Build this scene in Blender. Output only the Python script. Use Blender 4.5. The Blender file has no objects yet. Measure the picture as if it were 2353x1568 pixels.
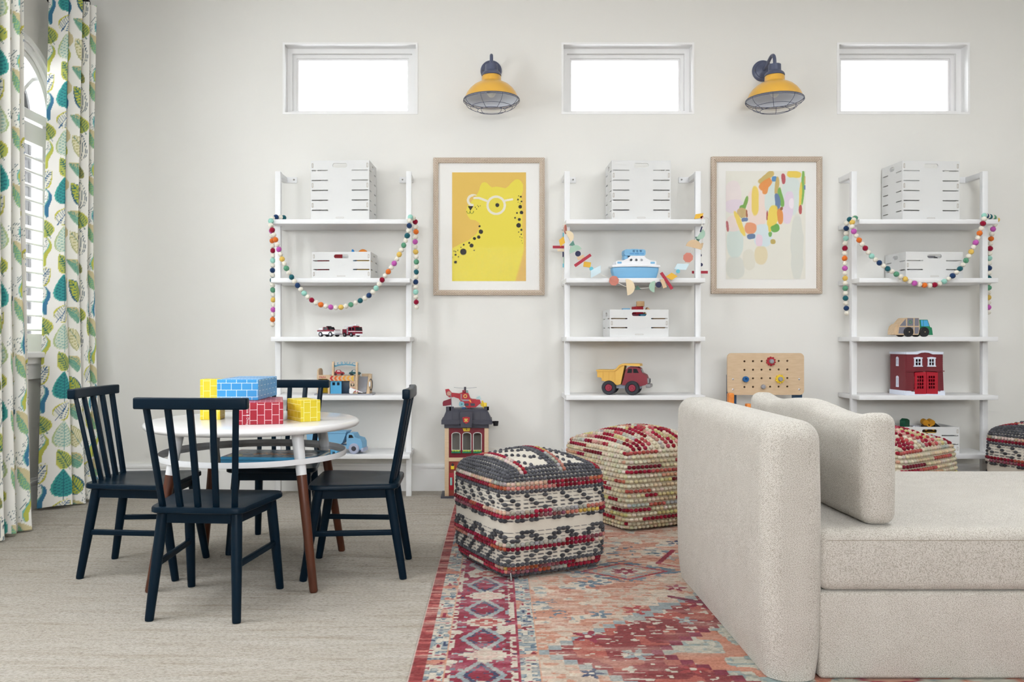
import bpy, math, random
import numpy as np
from mathutils import Vector, Matrix
R = math.radians
C = bpy.context.scene.collection
SC = bpy.context.scene

# ------------------------------------------------------------------ camera, world, lights, exposure
F, U, XV, H = 1900.0, 786.0, 1110.0, 0.873      # focal length in pixels, horizon row, vanishing column, eye height
WALL = 4.853                                     # distance of the back wall
LEFT = -2.36                                     # left wall
CEIL = 2.88
cam_d = bpy.data.cameras.new('camera')
cam_d.sensor_width = 36.0
cam_d.lens = F / 2353 * 36
cam_d.shift_x = (1176.5 - XV) / 2353
cam_d.shift_y = (U - 784) / 2353
cam_d.clip_start = 0.02
cam = bpy.data.objects.new('camera', cam_d)
cam.location = (0, 0, H)
cam.rotation_euler = (R(90), 0, 0)
C.objects.link(cam)
SC.camera = cam

w = bpy.data.worlds.new('overcast_sky')
SC.world = w
w.use_nodes = True
bg = w.node_tree.nodes['Background']
bg.inputs[0].default_value = (0.92, 0.96, 1.0, 1)
bg.inputs[1].default_value = 16.0

def area(name, loc, rot, sx, sy, power, col=(1, 1, 1), portal=False):
    l = bpy.data.lights.new(name, 'AREA')
    l.shape = 'RECTANGLE'; l.size = sx; l.size_y = sy; l.energy = power; l.color = col
    if portal: l.cycles.is_portal = True
    o = bpy.data.objects.new(name, l)
    o.location = loc; o.rotation_euler = rot
    C.objects.link(o)
    return o
# portals: where daylight enters (added unseen openings beside and behind the viewer, arched window, three high windows)
area('portal_side_window', (LEFT - 0.15, 2.20, 1.80), (0, R(-90), 0), 0.9, 0.9, 1, portal=True)
area('portal_rear_window', (0.4, -2.75, 1.85), (R(90), 0, 0), 3.0, 0.9, 1, portal=True)
area('portal_arched_window', (LEFT - 0.16, 4.19, 1.62), (0, R(-90), 0), 1.62, 0.68, 1, portal=True)
for a_, b_ in ((-1.175, -0.383), (0.460, 1.239), (2.077, 2.856)):
    area('portal_high_window', ((a_ + b_) / 2, WALL + 0.21, 2.42), (R(-90), 0, 0), b_ - a_, 0.44, 1, portal=True)

# ceiling lights added to brighten the room, out of view overhead
ADDED_LAMPS = [(-1.5, 2.0, 26), (1.95, 2.45, 34)]
for x_, y_, p_ in ADDED_LAMPS:
    area('ceiling_lamp_light', (x_, y_, CEIL - 0.035), (0, 0, 0), 0.9, 0.9, p_, (0.93, 0.97, 1.0))

SC.view_settings.view_transform = 'Standard'
SC.view_settings.look = 'None'
SC.view_settings.gamma = 1.0
SC.view_settings.use_curve_mapping = False
SC.view_settings.exposure = -0.03

SC.cycles.use_adaptive_sampling = True
SC.cycles.adaptive_threshold = 0.10
SC.cycles.adaptive_min_samples = 12
SC.cycles.max_bounces = 6
SC.cycles.caustics_reflective = False
SC.cycles.caustics_refractive = False

# ------------------------------------------------------------------ helpers
def PX(px, D): return (px - XV) * D / F
def PZ(py, D): return H - (py - U) * D / F
def P(px, py, D): return Vector((PX(px, D), D, PZ(py, D)))
def FD(py): return F * H / (py - U)
def lin(c):
    out = []
    for v in c[:3]:
        v = v / 255.0
        out.append(v / 12.92 if v <= 0.04045 else ((v + 0.055) / 1.055) ** 2.4)
    return tuple(out)
def linA(a):
    a = np.asarray(a, float) / 255.0
    return np.where(a <= 0.04045, a / 12.92, ((a + 0.055) / 1.055) ** 2.4)

class MB:
    """collects shapes for ONE mesh"""
    def __init__(s): s.v = []; s.f = []; s.mi = []; s.cur = 0; s.uv = None
    def add(s, vs, fs, M=None):
        b = len(s.v)
        if M is not None: vs = [M @ Vector(v) for v in vs]
        s.v += [tuple(v) for v in vs]
        for f in fs:
            s.f.append(tuple(i + b for i in f)); s.mi.append(s.cur)
        return s
    def box(s, c, d, M=None):
        x, y, z = (q / 2 for q in d); cx, cy, cz = c
        vs = [(cx + i * x, cy + j * y, cz + k * z) for i in (-1, 1) for j in (-1, 1) for k in (-1, 1)]
        return s.add(vs, [(0, 1, 3, 2), (4, 6, 7, 5), (0, 4, 5, 1), (2, 3, 7, 6), (0, 2, 6, 4), (1, 5, 7, 3)], M)
    def bar(s, p0, p1, w0, h0, up=(0, 0, 1), w1=None, h1=None):
        p0, p1 = Vector(p0), Vector(p1); d = (p1 - p0).normalized()
        up = Vector(up); a = d.cross(up)
        if a.length < 1e-4: a = d.cross(Vector((1, 0, 0)))
        a.normalize(); b = a.cross(d).normalized()
        w1 = w0 if w1 is None else w1; h1 = h0 if h1 is None else h1
        vs = []
        for p, w_, h_ in ((p0, w0, h0), (p1, w1, h1)):
            for i, j in ((-1, -1), (1, -1), (1, 1), (-1, 1)):
                vs.append(p + a * (i * w_ / 2) + b * (j * h_ / 2))
        return s.add(vs, [(3, 2, 1, 0), (4, 5, 6, 7), (0, 1, 5, 4), (1, 2, 6, 5), (2, 3, 7, 6), (3, 0, 4, 7)])
    def cyl(s, p0, p1, r0, r1=None, n=16):
        r1 = r0 if r1 is None else r1
        p0, p1 = Vector(p0), Vector(p1); d = (p1 - p0).normalized()
        a = d.cross(Vector((0, 0, 1)))
        if a.length < 1e-4: a = Vector((1, 0, 0))
        a.normalize(); b = d.cross(a)
        vs = []
        for p, r in ((p0, r0), (p1, r1)):
            for i in range(n):
                t = 2 * math.pi * i / n
                vs.append(p + a * (r * math.cos(t)) + b * (r * math.sin(t)))
        fs = [(i, (i + 1) % n, n + (i + 1) % n, n + i) for i in range(n)]
        fs += [tuple(range(n - 1, -1, -1)), tuple(range(n, 2 * n))]
        return s.add(vs, fs)
    def lathe(s, prof, n=32, M=None):
        vs, rings = [], []
        for r, z in prof:
            if r < 1e-6:
                rings.append([len(vs)]); vs.append((0, 0, z))
            else:
                rings.append(list(range(len(vs), len(vs) + n)))
                for i in range(n):
                    t = 2 * math.pi * i / n
                    vs.append((r * math.cos(t), r * math.sin(t), z))
        fs = []
        for A, B in zip(rings, rings[1:]):
            for i in range(n):
                j = (i + 1) % n
                if len(A) == 1 and len(B) == 1: continue
                if len(A) == 1: fs.append((A[0], B[j], B[i]))
                elif len(B) == 1: fs.append((A[i], A[j], B[0]))
                else: fs.append((A[i], A[j], B[j], B[i]))
        return s.add(vs, fs, M)
    def tube(s, pts, r, n=8, closed=False):
        pts = [Vector(p) for p in pts]; m = len(pts); vs = []
        prev = None
        for i, p in enumerate(pts):
            a = pts[(i - 1) % m] if (closed or i > 0) else p
            b = pts[(i + 1) % m] if (closed or i < m - 1) else p
            d = (b - a).normalized()
            if prev is None:
                x = d.cross(Vector((0, 0, 1)))
                if x.length < 1e-3: x = d.cross(Vector((0, 1, 0)))
            else:
                x = prev - d * prev.dot(d)
            x.normalize(); prev = x; y = d.cross(x)
            rr = r[i] if isinstance(r, (list, tuple)) else r
            for k in range(n):
                t = 2 * math.pi * k / n
                vs.append(p + x * (rr * math.cos(t)) + y * (rr * math.sin(t)))
        fs = []
        for i in range(m if closed else m - 1):
            A, B = i * n, ((i + 1) % m) * n
            for k in range(n):
                fs.append((A + k, A + (k + 1) % n, B + (k + 1) % n, B + k))
        if not closed:
            fs += [tuple(range(n - 1, -1, -1)), tuple(range((m - 1) * n, m * n))]
        return s.add(vs, fs)
    def prism(s, out, z0, z1, M=None):
        n = len(out)
        vs = [(x, y, z0) for x, y in out] + [(x, y, z1) for x, y in out]
        fs = [(i, (i + 1) % n, n + (i + 1) % n, n + i) for i in range(n)]
        fs += [tuple(range(n - 1, -1, -1)), tuple(range(n, 2 * n))]
        return s.add(vs, fs, M)
    def ball(s, c, r, nu=12, nv=7, M=None):
        if not isinstance(r, (tuple, list)): r = (r, r, r)
        vs = [(c[0], c[1], c[2] - r[2])]
        for j in range(1, nv):
            p = math.pi * j / nv
            for i in range(nu):
                t = 2 * math.pi * i / nu
                vs.append((c[0] + r[0] * math.sin(p) * math.cos(t), c[1] + r[1] * math.sin(p) * math.sin(t), c[2] - r[2] * math.cos(p)))
        vs.append((c[0], c[1], c[2] + r[2]))
        fs = []
        for i in range(nu):
            j = (i + 1) % nu
            fs.append((0, 1 + j, 1 + i))
            for k in range(nv - 2):
                a, b = 1 + k * nu, 1 + (k + 1) * nu
                fs.append((a + i, a + j, b + j, b + i))
            a = 1 + (nv - 2) * nu
            fs.append((a + i, a + j, len(vs) - 1))
        return s.add(vs, fs, M)
    def rbox(s, c, d, r, seg=2, div=(1, 1, 1), fn=None, M=None, flat=False):
        """box with rounded edges; div subdivides the flats, fn(x,y,z) deforms"""
        hs = [q / 2 for q in d]; r = min(r, min(hs) * 0.999)
        L = []
        for h_, n in zip(hs, div):
            e = [r * math.tan(R(45) * k / seg) for k in range(seg + 1)]
            inner = h_ - r
            l = [-inner - t for t in reversed(e)]
            l += [-inner + 2 * inner * k / n for k in range(1, n)]
            l += [inner + t for t in e]
            L.append(l)
        vid, vs, fs = {}, [], []
        def vert(p):
            k = tuple(round(q, 6) for q in p)
            if k not in vid:
                q = [max(-(h_ - r), min(h_ - r, a)) for a, h_ in zip(p, hs)]
                if flat and p[2] < 0: q[2] = p[2]
                dv = Vector([a - b for a, b in zip(p, q)])
                o = Vector(q) + dv.normalized() * r if dv.length > 1e-9 else Vector(q)
                if fn: o = Vector(fn(o.x, o.y, o.z))
                vid[k] = len(vs); vs.append((o.x + c[0], o.y + c[1], o.z + c[2]))
            return vid[k]
        for ax in range(3):
            a1, a2 = (ax + 1) % 3, (ax + 2) % 3
            for sg in (-1, 1):
                for i in range(len(L[a1]) - 1):
                    for j in range(len(L[a2]) - 1):
                        q = []
                        for (ii, jj) in ((i, j), (i + 1, j), (i + 1, j + 1), (i, j + 1)):
                            p = [0, 0, 0]; p[ax] = sg * hs[ax]; p[a1] = L[a1][ii]; p[a2] = L[a2][jj]
                            q.append(vert(p))
                        fs.append(tuple(q) if sg > 0 else tuple(reversed(q)))
        return s.add(vs, fs, M)
    def mesh(s, me, M=None):
        vs = [v.co.copy() for v in me.vertices]
        return s.add(vs, [tuple(p.vertices) for p in me.polygons], M)
    def plate(s, outlines, t, M=None):
        return s.mesh(plate_mesh(outlines, t), M)
    def text(s, body, size, t, M=None, align='CENTER'):
        return s.mesh(text_mesh(body, size, t, align), M)
    def data(s, name, mats, ang=35):
        me = bpy.data.meshes.new(name)
        me.from_pydata(s.v, [], s.f)
        for m in (mats if isinstance(mats, (list, tuple)) else [mats]): me.materials.append(m)
        if s.cur: me.polygons.foreach_set('material_index', s.mi)
        me.polygons.foreach_set('use_smooth', [True] * len(me.polygons))
        me.update()
        me.set_sharp_from_angle(angle=R(ang))
        return me
    def build(s, name, mats, parent=None, loc=None, rot=None, ang=35):
        return link(name, s.data(name, mats, ang), parent, loc, rot)

def link(name, me, parent=None, loc=None, rot=None):
    o = bpy.data.objects.new(name, me)
    C.objects.link(o)
    if parent is not None: o.parent = parent
    if loc is not None: o.location = loc
    if rot is not None: o.rotation_euler = rot
    return o

def plate_mesh(outlines, t):
    cu = bpy.data.curves.new('outline', 'CURVE')
    cu.dimensions = '2D'; cu.fill_mode = 'BOTH'; cu.extrude = t / 2
    for o in outlines:
        sp = cu.splines.new('POLY'); sp.points.add(len(o) - 1)
        sp.points.foreach_set('co', [q for p in o for q in (p[0], p[1], 0, 1)])
        sp.use_cyclic_u = True
    ob = bpy.data.objects.new('outline', cu)
    me = bpy.data.meshes.new_from_object(ob)
    bpy.data.objects.remove(ob); bpy.data.curves.remove(cu)
    return me
def text_mesh(body, size, t, align='CENTER'):
    cu = bpy.data.curves.new('words', 'FONT')
    cu.body = body; cu.size = size; cu.extrude = t / 2; cu.align_x = align; cu.align_y = 'CENTER'; cu.resolution_u = 3
    ob = bpy.data.objects.new('words', cu)
    me = bpy.data.meshes.new_from_object(ob)
    bpy.data.objects.remove(ob); bpy.data.curves.remove(cu)
    return me

UP = Matrix.Rotation(R(90), 4, 'X')               # plate in the xy plane -> stands in the xz plane, facing -y
def at(x, y, z, rz=0): return Matrix.Translation((x, y, z)) @ Matrix.Rotation(rz, 4, 'Z')
def stand(x, y, z, rz=0): return at(x, y, z, rz) @ UP
def rect(x0, y0, x1, y1): return [(x0, y0), (x1, y0), (x1, y1), (x0, y1)]
def circ(x, y, r, n=20, ry=None, a0=0, a1=2 * math.pi, close=True):
    ry = r if ry is None else ry
    m = n if close else n + 1
    return [(x + r * math.cos(a0 + (a1 - a0) * i / n), y + ry * math.sin(a0 + (a1 - a0) * i / n)) for i in range(m)]
def rrect(x0, y0, x1, y1, r, n=5):
    o = []
    for cx, cy, a in ((x1 - r, y1 - r, 0), (x0 + r, y1 - r, 90), (x0 + r, y0 + r, 180), (x1 - r, y0 + r, 270)):
        o += [(cx + r * math.cos(R(a + 90 * i / n)), cy + r * math.sin(R(a + 90 * i / n))) for i in range(n + 1)]
    return o
def spline(pts, n):
    """Catmull-Rom through points, n samples spaced evenly"""
    p = [np.array(q, float) for q in pts]
    p = [2 * p[0] - p[1]] + p + [2 * p[-1] - p[-2]]
    out = []
    for i in range(1, len(p) - 2):
        for k in range(24):
            t = k / 24
            out.append(0.5 * (2 * p[i] + (p[i + 1] - p[i - 1]) * t + (2 * p[i - 1] - 5 * p[i] + 4 * p[i + 1] - p[i + 2]) * t * t + (3 * p[i] - p[i - 1] - 3 * p[i + 1] + p[i + 2]) * t ** 3))
    out.append(p[-2])
    out = np.array(out)
    s = np.concatenate([[0], np.cumsum(np.linalg.norm(np.diff(out, axis=0), axis=1))])
    u = np.linspace(0, s[-1], n)
    return np.stack([np.interp(u, s, out[:, k]) for k in range(out.shape[1])], 1), s[-1]

def tag(o, label, cat, group=None, kind=None):
    o['label'] = label; o['category'] = cat
    if group: o['group'] = group
    if kind: o['kind'] = kind
    return o
def thing(name, label, cat, loc=(0, 0, 0), rz=0, group=None):
    o = link(name, None, None, loc, (0, 0, rz))
    o.empty_display_size = 0.05
    return tag(o, label, cat, group)
def struct(o, label=None):
    o['kind'] = 'structure'
    if label: o['label'] = label
    return o
def copy_tree(o, parent=None):
    c = o.copy(); C.objects.link(c); c.parent = parent
    for ch in list(o.children): copy_tree(ch, c)
    return c

# ------------------------------------------------------------------ materials
def nodes(m):
    m.use_nodes = True
    return m.node_tree.nodes, m.node_tree.links, m.node_tree.nodes['Principled BSDF']
def mat(name, col, rough=0.5, metal=0.0, spec=0.5, bump=None, vary=None, coat=0.0, coords='Object', stretch=None, sheen=0.0):
    """plain paint / plastic / metal; vary=(scale, second colour), bump=(scale, strength, distance)"""
    m = bpy.data.materials.new(name)
    N, L, b = nodes(m)
    b.inputs['Base Color'].default_value = (*lin(col), 1)
    b.inputs['Roughness'].default_value = rough
    b.inputs['Metallic'].default_value = metal
    b.inputs['Specular IOR Level'].default_value = spec
    b.inputs['Coat Weight'].default_value = coat
    b.inputs['Sheen Weight'].default_value = sheen
    if bump or vary:
        tc = N.new('ShaderNodeTexCoord'); mp = N.new('ShaderNodeMapping')
        L.new(tc.outputs[coords], mp.inputs[0])
        if stretch: mp.inputs['Scale'].default_value = stretch
        if vary:
            n1 = N.new('ShaderNodeTexNoise'); n1.inputs['Scale'].default_value = vary[0]; n1.inputs['Detail'].default_value = 4
            L.new(mp.outputs[0], n1.inputs['Vector'])
            mx = N.new('ShaderNodeMix'); mx.data_type = 'RGBA'
            mr = N.new('ShaderNodeMapRange'); mr.inputs[1].default_value = 0.3; mr.inputs[2].default_value = 0.7
            L.new(n1.outputs[0], mr.inputs[0]); L.new(mr.outputs[0], mx.inputs[0])
            mx.inputs[6].default_value = (*lin(col), 1); mx.inputs[7].default_value = (*lin(vary[1]), 1)
            L.new(mx.outputs[2], b.inputs['Base Color'])
        if bump:
            n2 = N.new('ShaderNodeTexNoise'); n2.inputs['Scale'].default_value = bump[0]; n2.inputs['Detail'].default_value = 3
            L.new(mp.outputs[0], n2.inputs['Vector'])
            bp = N.new('ShaderNodeBump'); bp.inputs['Strength'].default_value = bump[1]; bp.inputs['Distance'].default_value = bump[2]
            L.new(n2.outputs[0], bp.inputs['Height']); L.new(bp.outputs[0], b.inputs['Normal'])
    return m
def glass_mat(name, tint=(1, 1, 1), refl=0.06, rough=0.0):
    m = bpy.data.materials.new(name); m.use_nodes = True
    N, L = m.node_tree.nodes, m.node_tree.links
    N.remove(N['Principled BSDF'])
    t = N.new('ShaderNodeBsdfTransparent'); t.inputs[0].default_value = (*tint, 1)
    g = N.new('ShaderNodeBsdfGlossy'); g.inputs['Roughness'].default_value = rough
    f = N.new('ShaderNodeFresnel'); f.inputs[0].default_value = 1.45
    a = N.new('ShaderNodeMath'); a.operation = 'MULTIPLY'; a.inputs[1].default_value = refl / 0.04
    a.use_clamp = True
    L.new(f.outputs[0], a.inputs[0])
    x = N.new('ShaderNodeMixShader')
    L.new(a.outputs[0], x.inputs[0]); L.new(t.outputs[0], x.inputs[1]); L.new(g.outputs[0], x.inputs[2])
    L.new(x.outputs[0], N['Material Output'].inputs[0])
    return m
def painted(name, rough=0.8, bump=None, spec=0.3, sheen=0.0, coat=0.0):
    """colour comes from the print painted on the mesh"""
    m = bpy.data.materials.new(name)
    N, L, b = nodes(m)
    a = N.new('ShaderNodeVertexColor'); a.layer_name = 'print'
    L.new(a.outputs[0], b.inputs['Base Color'])
    b.inputs['Roughness'].default_value = rough; b.inputs['Specular IOR Level'].default_value = spec
    b.inputs['Sheen Weight'].default_value = sheen; b.inputs['Coat Weight'].default_value = coat
    if bump:
        tc = N.new('ShaderNodeTexCoord'); n2 = N.new('ShaderNodeTexNoise'); n2.inputs['Scale'].default_value = bump[0]
        L.new(tc.outputs['Object'], n2.inputs['Vector'])
        bp = N.new('ShaderNodeBump'); bp.inputs['Strength'].default_value = bump[1]; bp.inputs['Distance'].default_value = bump[2]
        L.new(n2.outputs[0], bp.inputs['Height']); L.new(bp.outputs[0], b.inputs['Normal'])
    return m
def set_print(me, rgb):
    """rgb: (n,3) sRGB 0..255 per vertex"""
    a = me.color_attributes.new('print', 'FLOAT_COLOR', 'POINT')
    c = np.ones((len(me.vertices), 4), np.float32); c[:, :3] = linA(rgb)
    a.data.foreach_set('color', c.ravel())
def grid_mesh(name, V, m, close=False):
    """V: (nu,nv,3)"""
    nu, nv = V.shape[:2]
    me = bpy.data.meshes.new(name)
    idx = np.arange(nu * nv).reshape(nu, nv)
    q = np.stack([idx[:-1, :-1], idx[1:, :-1], idx[1:, 1:], idx[:-1, 1:]], -1).reshape(-1, 4)
    me.vertices.add(nu * nv); me.vertices.foreach_set('co', V.reshape(-1).astype(np.float32))
    me.loops.add(q.size); me.loops.foreach_set('vertex_index', q.ravel().astype(np.int32))
    me.polygons.add(len(q))
    me.polygons.foreach_set('loop_start', (np.arange(len(q)) * 4).astype(np.int32))
    me.polygons.foreach_set('use_smooth', np.ones(len(q), bool))
    me.materials.append(m)
    me.update(calc_edges=True); me.validate()
    return me
def vnoise(x, y, seed=0):
    """smooth value noise, unit cells"""
    rng = np.random.RandomState(seed); T = rng.rand(256, 256)
    xi, yi = np.floor(x).astype(int), np.floor(y).astype(int)
    fx, fy = x - xi, y - yi
    fx = fx * fx * (3 - 2 * fx); fy = fy * fy * (3 - 2 * fy)
    g = lambda a, b: T[a % 256, b % 256]
    return (g(xi, yi) * (1 - fx) + g(xi + 1, yi) * fx) * (1 - fy) + (g(xi, yi + 1) * (1 - fx) + g(xi + 1, yi + 1) * fx) * fy
def inpoly(x, y, poly):
    r = np.zeros(x.shape, bool); n = len(poly)
    for i in range(n):
        x0, y0 = poly[i]; x1, y1 = poly[(i + 1) % n]
        if y0 == y1: continue
        c = ((y0 > y) != (y1 > y)) & (x < (x1 - x0) * (y - y0) / (y1 - y0) + x0)
        r ^= c
    return r
# ------------------------------------------------------------------ shared materials
M_wall = mat('wall_paint', (234, 232, 227), 0.85, spec=0.2, bump=(180, 0.05, 0.002))
M_ceil = mat('ceiling_paint', (240, 239, 236), 0.9, spec=0.2)
M_trim = mat('trim_paint', (242, 241, 240), 0.45)
M_crate = mat('white_painted_plywood', (222, 222, 221), 0.7, spec=0.3)
M_glass = glass_mat('window_glass')
M_black = mat('black_metal', (30, 30, 34), 0.45)

def carpet_mat():
    m = bpy.data.materials.new('carpet_pile')
    N, L, b = nodes(m)
    tc = N.new('ShaderNodeTexCoord')
    def noise(scale, st, det=4):
        mp = N.new('ShaderNodeMapping'); mp.inputs['Scale'].default_value = st
        L.new(tc.outputs['Object'], mp.inputs[0])
        n = N.new('ShaderNodeTexNoise'); n.inputs['Scale'].default_value = scale; n.inputs['Detail'].default_value = det
        L.new(mp.outputs[0], n.inputs['Vector']); return n
    def ramp(n, stops):
        r = N.new('ShaderNodeValToRGB')
        for i, (p, c) in enumerate(stops):
            e = r.color_ramp.elements[i] if i < 2 else r.color_ramp.elements.new(p)
            e.position = p; e.color = (*lin(c), 1)
        L.new(n.outputs[0], r.inputs[0]); return r
    streak = noise(3.4, (0.8, 9, 1), 6)
    r1 = ramp(streak, [(0.26, (166, 157, 143)), (0.42, (181, 174, 164)), (0.70, (189, 184, 176))])
    fine = noise(40, (0.5, 2.0, 1), 5)
    r2 = ramp(fine, [(0.26, (206, 200, 188)), (0.46, (250, 249, 247))])
    mx = N.new('ShaderNodeMix'); mx.data_type = 'RGBA'; mx.blend_type = 'MULTIPLY'; mx.inputs[0].default_value = 0.6
    L.new(r1.outputs[0], mx.inputs[6]); L.new(r2.outputs[0], mx.inputs[7])
    mott = noise(120, (0.7, 1, 1), 2); r3 = ramp(mott, [(0.34, (214, 211, 206)), (0.56, (255, 255, 255))])
    m3 = N.new('ShaderNodeMix'); m3.data_type = 'RGBA'; m3.blend_type = 'MULTIPLY'; m3.inputs[0].default_value = 0.7
    L.new(mx.outputs[2], m3.inputs[6]); L.new(r3.outputs[0], m3.inputs[7]); L.new(m3.outputs[2], b.inputs['Base Color'])
    b.inputs['Roughness'].default_value = 0.95; b.inputs['Specular IOR Level'].default_value = 0.1
    pile = noise(260, (0.6, 1, 1), 3)
    bp = N.new('ShaderNodeBump'); bp.inputs['Strength'].default_value = 0.55; bp.inputs['Distance'].default_value = 0.006
    lump = noise(16, (0.6, 1.6, 1), 4)
    bp2 = N.new('ShaderNodeBump'); bp2.inputs['Strength'].default_value = 0.35; bp2.inputs['Distance'].default_value = 0.012
    L.new(lump.outputs[0], bp2.inputs['Height'])
    L.new(pile.outputs[0], bp.inputs['Height']); L.new(bp2.outputs[0], bp.inputs['Normal']); L.new(bp.outputs[0], b.inputs['Normal'])
    return m
M_carpet = carpet_mat()

# ------------------------------------------------------------------ room shell
RIGHT, REAR = 4.6, -2.6
struct(MB().box(((LEFT + RIGHT) / 2, (WALL + REAR) / 2, -0.05), (RIGHT - LEFT + 0.6, WALL - REAR + 0.6, 0.10)).build('floor', M_carpet), 'pale beige streaked carpet covering the whole floor')
struct(MB().box(((LEFT + RIGHT) / 2, (WALL + REAR) / 2, CEIL + 0.05), (RIGHT - LEFT + 0.6, WALL - REAR + 0.6, 0.10)).build('ceiling', M_ceil), 'plain white ceiling')

WIN = [(-1.175, -0.383), (0.460, 1.239), (2.077, 2.856)]
WZ0, WZ1 = 2.209, 2.630
wb = MB().plate([rect(LEFT - 0.2, 0, RIGHT + 0.2, CEIL)] + [rect(a, WZ0, b, WZ1) for a, b in WIN], 0.20, stand(0, WALL + 0.10, 0))
struct(wb.build('wall_back', M_wall), 'off-white plastered back wall with three high windows')
# left wall: arched window far down, unseen opening added beside the viewer for daylight
AC, AW, ASP = 4.19, 0.33, 2.06                    # arch centre, half width, spring line
SILL = 0.82
arch = [(AC - AW, SILL), (AC + AW, SILL), (AC + AW, ASP)] + [(AC + AW * math.cos(R(a)), ASP + AW * math.sin(R(a))) for a in range(10, 171, 10)] + [(AC - AW, ASP)]
side = Matrix.Translation((LEFT - 0.07, 0, 0)) @ Matrix.Rotation(R(90), 4, 'Z') @ UP
wl = MB().plate([rect(REAR, 0, WALL, CEIL), arch, rect(1.75, 1.35, 2.65, 2.25)], 0.14, side)
struct(wl.build('wall_left', M_wall), 'off-white left wall with an arched window behind the curtains')
struct(MB().box((RIGHT + 0.07, (WALL + REAR) / 2, CEIL / 2), (0.14, WALL - REAR, CEIL)).build('wall_right', M_wall), 'off-white right wall')
wf = MB().plate([rect(LEFT - 0.14, 0, RIGHT + 0.14, CEIL), rect(-1.1, 1.40, 1.9, 2.30)], 0.14, stand(0, REAR - 0.07, 0))  # opening added in the unseen wall to let more daylight in
struct(wf.build('wall_front', M_wall), 'off-white wall behind the viewer with a wide window')

for i_, (x_, y_, p_) in enumerate(ADDED_LAMPS):  # rims around the added, unseen ceiling lights
    struct(MB().plate([rrect(-0.50, -0.50, 0.50, 0.50, 0.03), rrect(-0.46, -0.46, 0.46, 0.46, 0.02)], 0.03).build('trim_%d' % (i_ + 1), M_trim, None, (x_, y_, CEIL - 0.015)), 'white rim of a flush ceiling light')
def baseboard(name, p0, p1, n):
    """three-step moulded skirting along p0-p1, n: direction into the room"""
    p0, p1, n = Vector(p0), Vector(p1), Vector(n)
    mb = MB()
    for t, z0, z1 in ((0.018, 0, 0.118), (0.013, 0.118, 0.136), (0.020, 0.136, 0.147), (0.010, 0.147, 0.160)):
        q0, q1 = p0 + n * (t / 2), p1 + n * (t / 2)
        mb.bar(q0 + Vector((0, 0, (z0 + z1) / 2)), q1 + Vector((0, 0, (z0 + z1) / 2)), t, z1 - z0)
    return struct(mb.build(name, M_trim))
baseboard('baseboard_back', (LEFT, WALL, 0), (RIGHT, WALL, 0), (0, -1, 0))
baseboard('baseboard_left', (LEFT, 2.3, 0), (LEFT, WALL, 0), (1, 0, 0))

# high windows in the back wall
def ring(x0, z0, x1, z1, t, y0, y1):
    return MB().plate([rect(x0, z0, x1, z1), rect(x0 + t, z0 + t, x1 - t, z1 - t)], y1 - y0, stand(0, (y0 + y1) / 2, 0))
for i, (a, b) in enumerate(WIN):
    lin_ = ring(a - 0.0, WZ0, b + 0.0, WZ1, 0.012, WALL - 0.004, WALL + 0.19)
    root = struct(lin_.build('window_%d' % (i + 1), M_trim), 'high horizontal window with white stepped frame, blown-out daylight')
    ring(a + 0.012, WZ0 + 0.012, b - 0.012, WZ1 - 0.012, 0.028, WALL + 0.070, WALL + 0.16).build('frame', M_trim, root)
    ring(a + 0.040, WZ0 + 0.020, b - 0.040, WZ1 - 0.040, 0.020, WALL + 0.095, WALL + 0.15).build('sash', M_trim, root)
    ring(a + 0.060, WZ0 + 0.030, b - 0.060, WZ1 - 0.060, 0.010, WALL + 0.105, WALL + 0.145).build('glazing_bead', M_trim, root)
    MB().box(((a + b) / 2, WALL + 0.125, (WZ0 + WZ1) / 2), (b - a - 0.13, 0.004, WZ1 - WZ0 - 0.08)).build('pane', M_glass, root)

# arched window with plantation shutter in the left wall
root = struct(link('window_4', None), 'white arched window with louvred shutter between the leaf curtains')
lx = LEFT
def sideM(x): return Matrix.Translation((x, 0, 0)) @ Matrix.Rotation(R(90), 4, 'Z') @ UP
def arch_out(e, z0):
    w_ = AW + e
    return [(AC - w_, z0), (AC + w_, z0), (AC + w_, ASP)] + [(AC + w_ * math.cos(R(a)), ASP + w_ * math.sin(R(a))) for a in range(6, 175, 6)] + [(AC - w_, ASP)]
MB().plate([arch_out(0.065, SILL), arch_out(-0.004, SILL - 0.001)[::-1]], 0.02, sideM(lx + 0.010)).build('casing', M_trim, root)
MB().plate([arch_out(0.045, SILL), arch_out(0.02, SILL)], 0.02, sideM(lx + 0.025)).build('casing_bead', M_trim, root)
MB().plate([arch_out(0.0, SILL), arch_out(-0.035, SILL + 0.03)], 0.05, sideM(lx - 0.03)).build('frame', M_trim, root)
MB().rbox((lx + 0.03, AC, SILL - 0.014), (0.10, 2 * AW + 0.20, 0.03), 0.008).build('sill', M_trim, root)
mb = MB().box((lx + 0.012, AC, SILL - 0.085), (0.024, 2 * AW + 0.14, 0.11)).box((lx + 0.022, AC, SILL - 0.045), (0.044, 2 * AW + 0.16, 0.03)); mb.build('apron', M_trim, root)
MB().box((lx - 0.03, AC, ASP), (0.055, 2 * AW, 0.05)).build('transom', M_trim, root)
MB().box((lx - 0.03, AC, ASP - 0.09), (0.04, 2 * AW - 0.05, 0.10)).build('shutter_rail', M_trim, root)
MB().box((lx - 0.03, AC, SILL + 0.06), (0.04, 2 * AW - 0.05, 0.07)).build('shutter_rail', M_trim, root)
for s_ in (-1, 0, 1):
    MB().box((lx - 0.03, AC + s_ * (AW - 0.045), (SILL + ASP) / 2), (0.038, 0.05, ASP - SILL - 0.04)).build('shutter_stile', M_trim, root)
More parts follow.
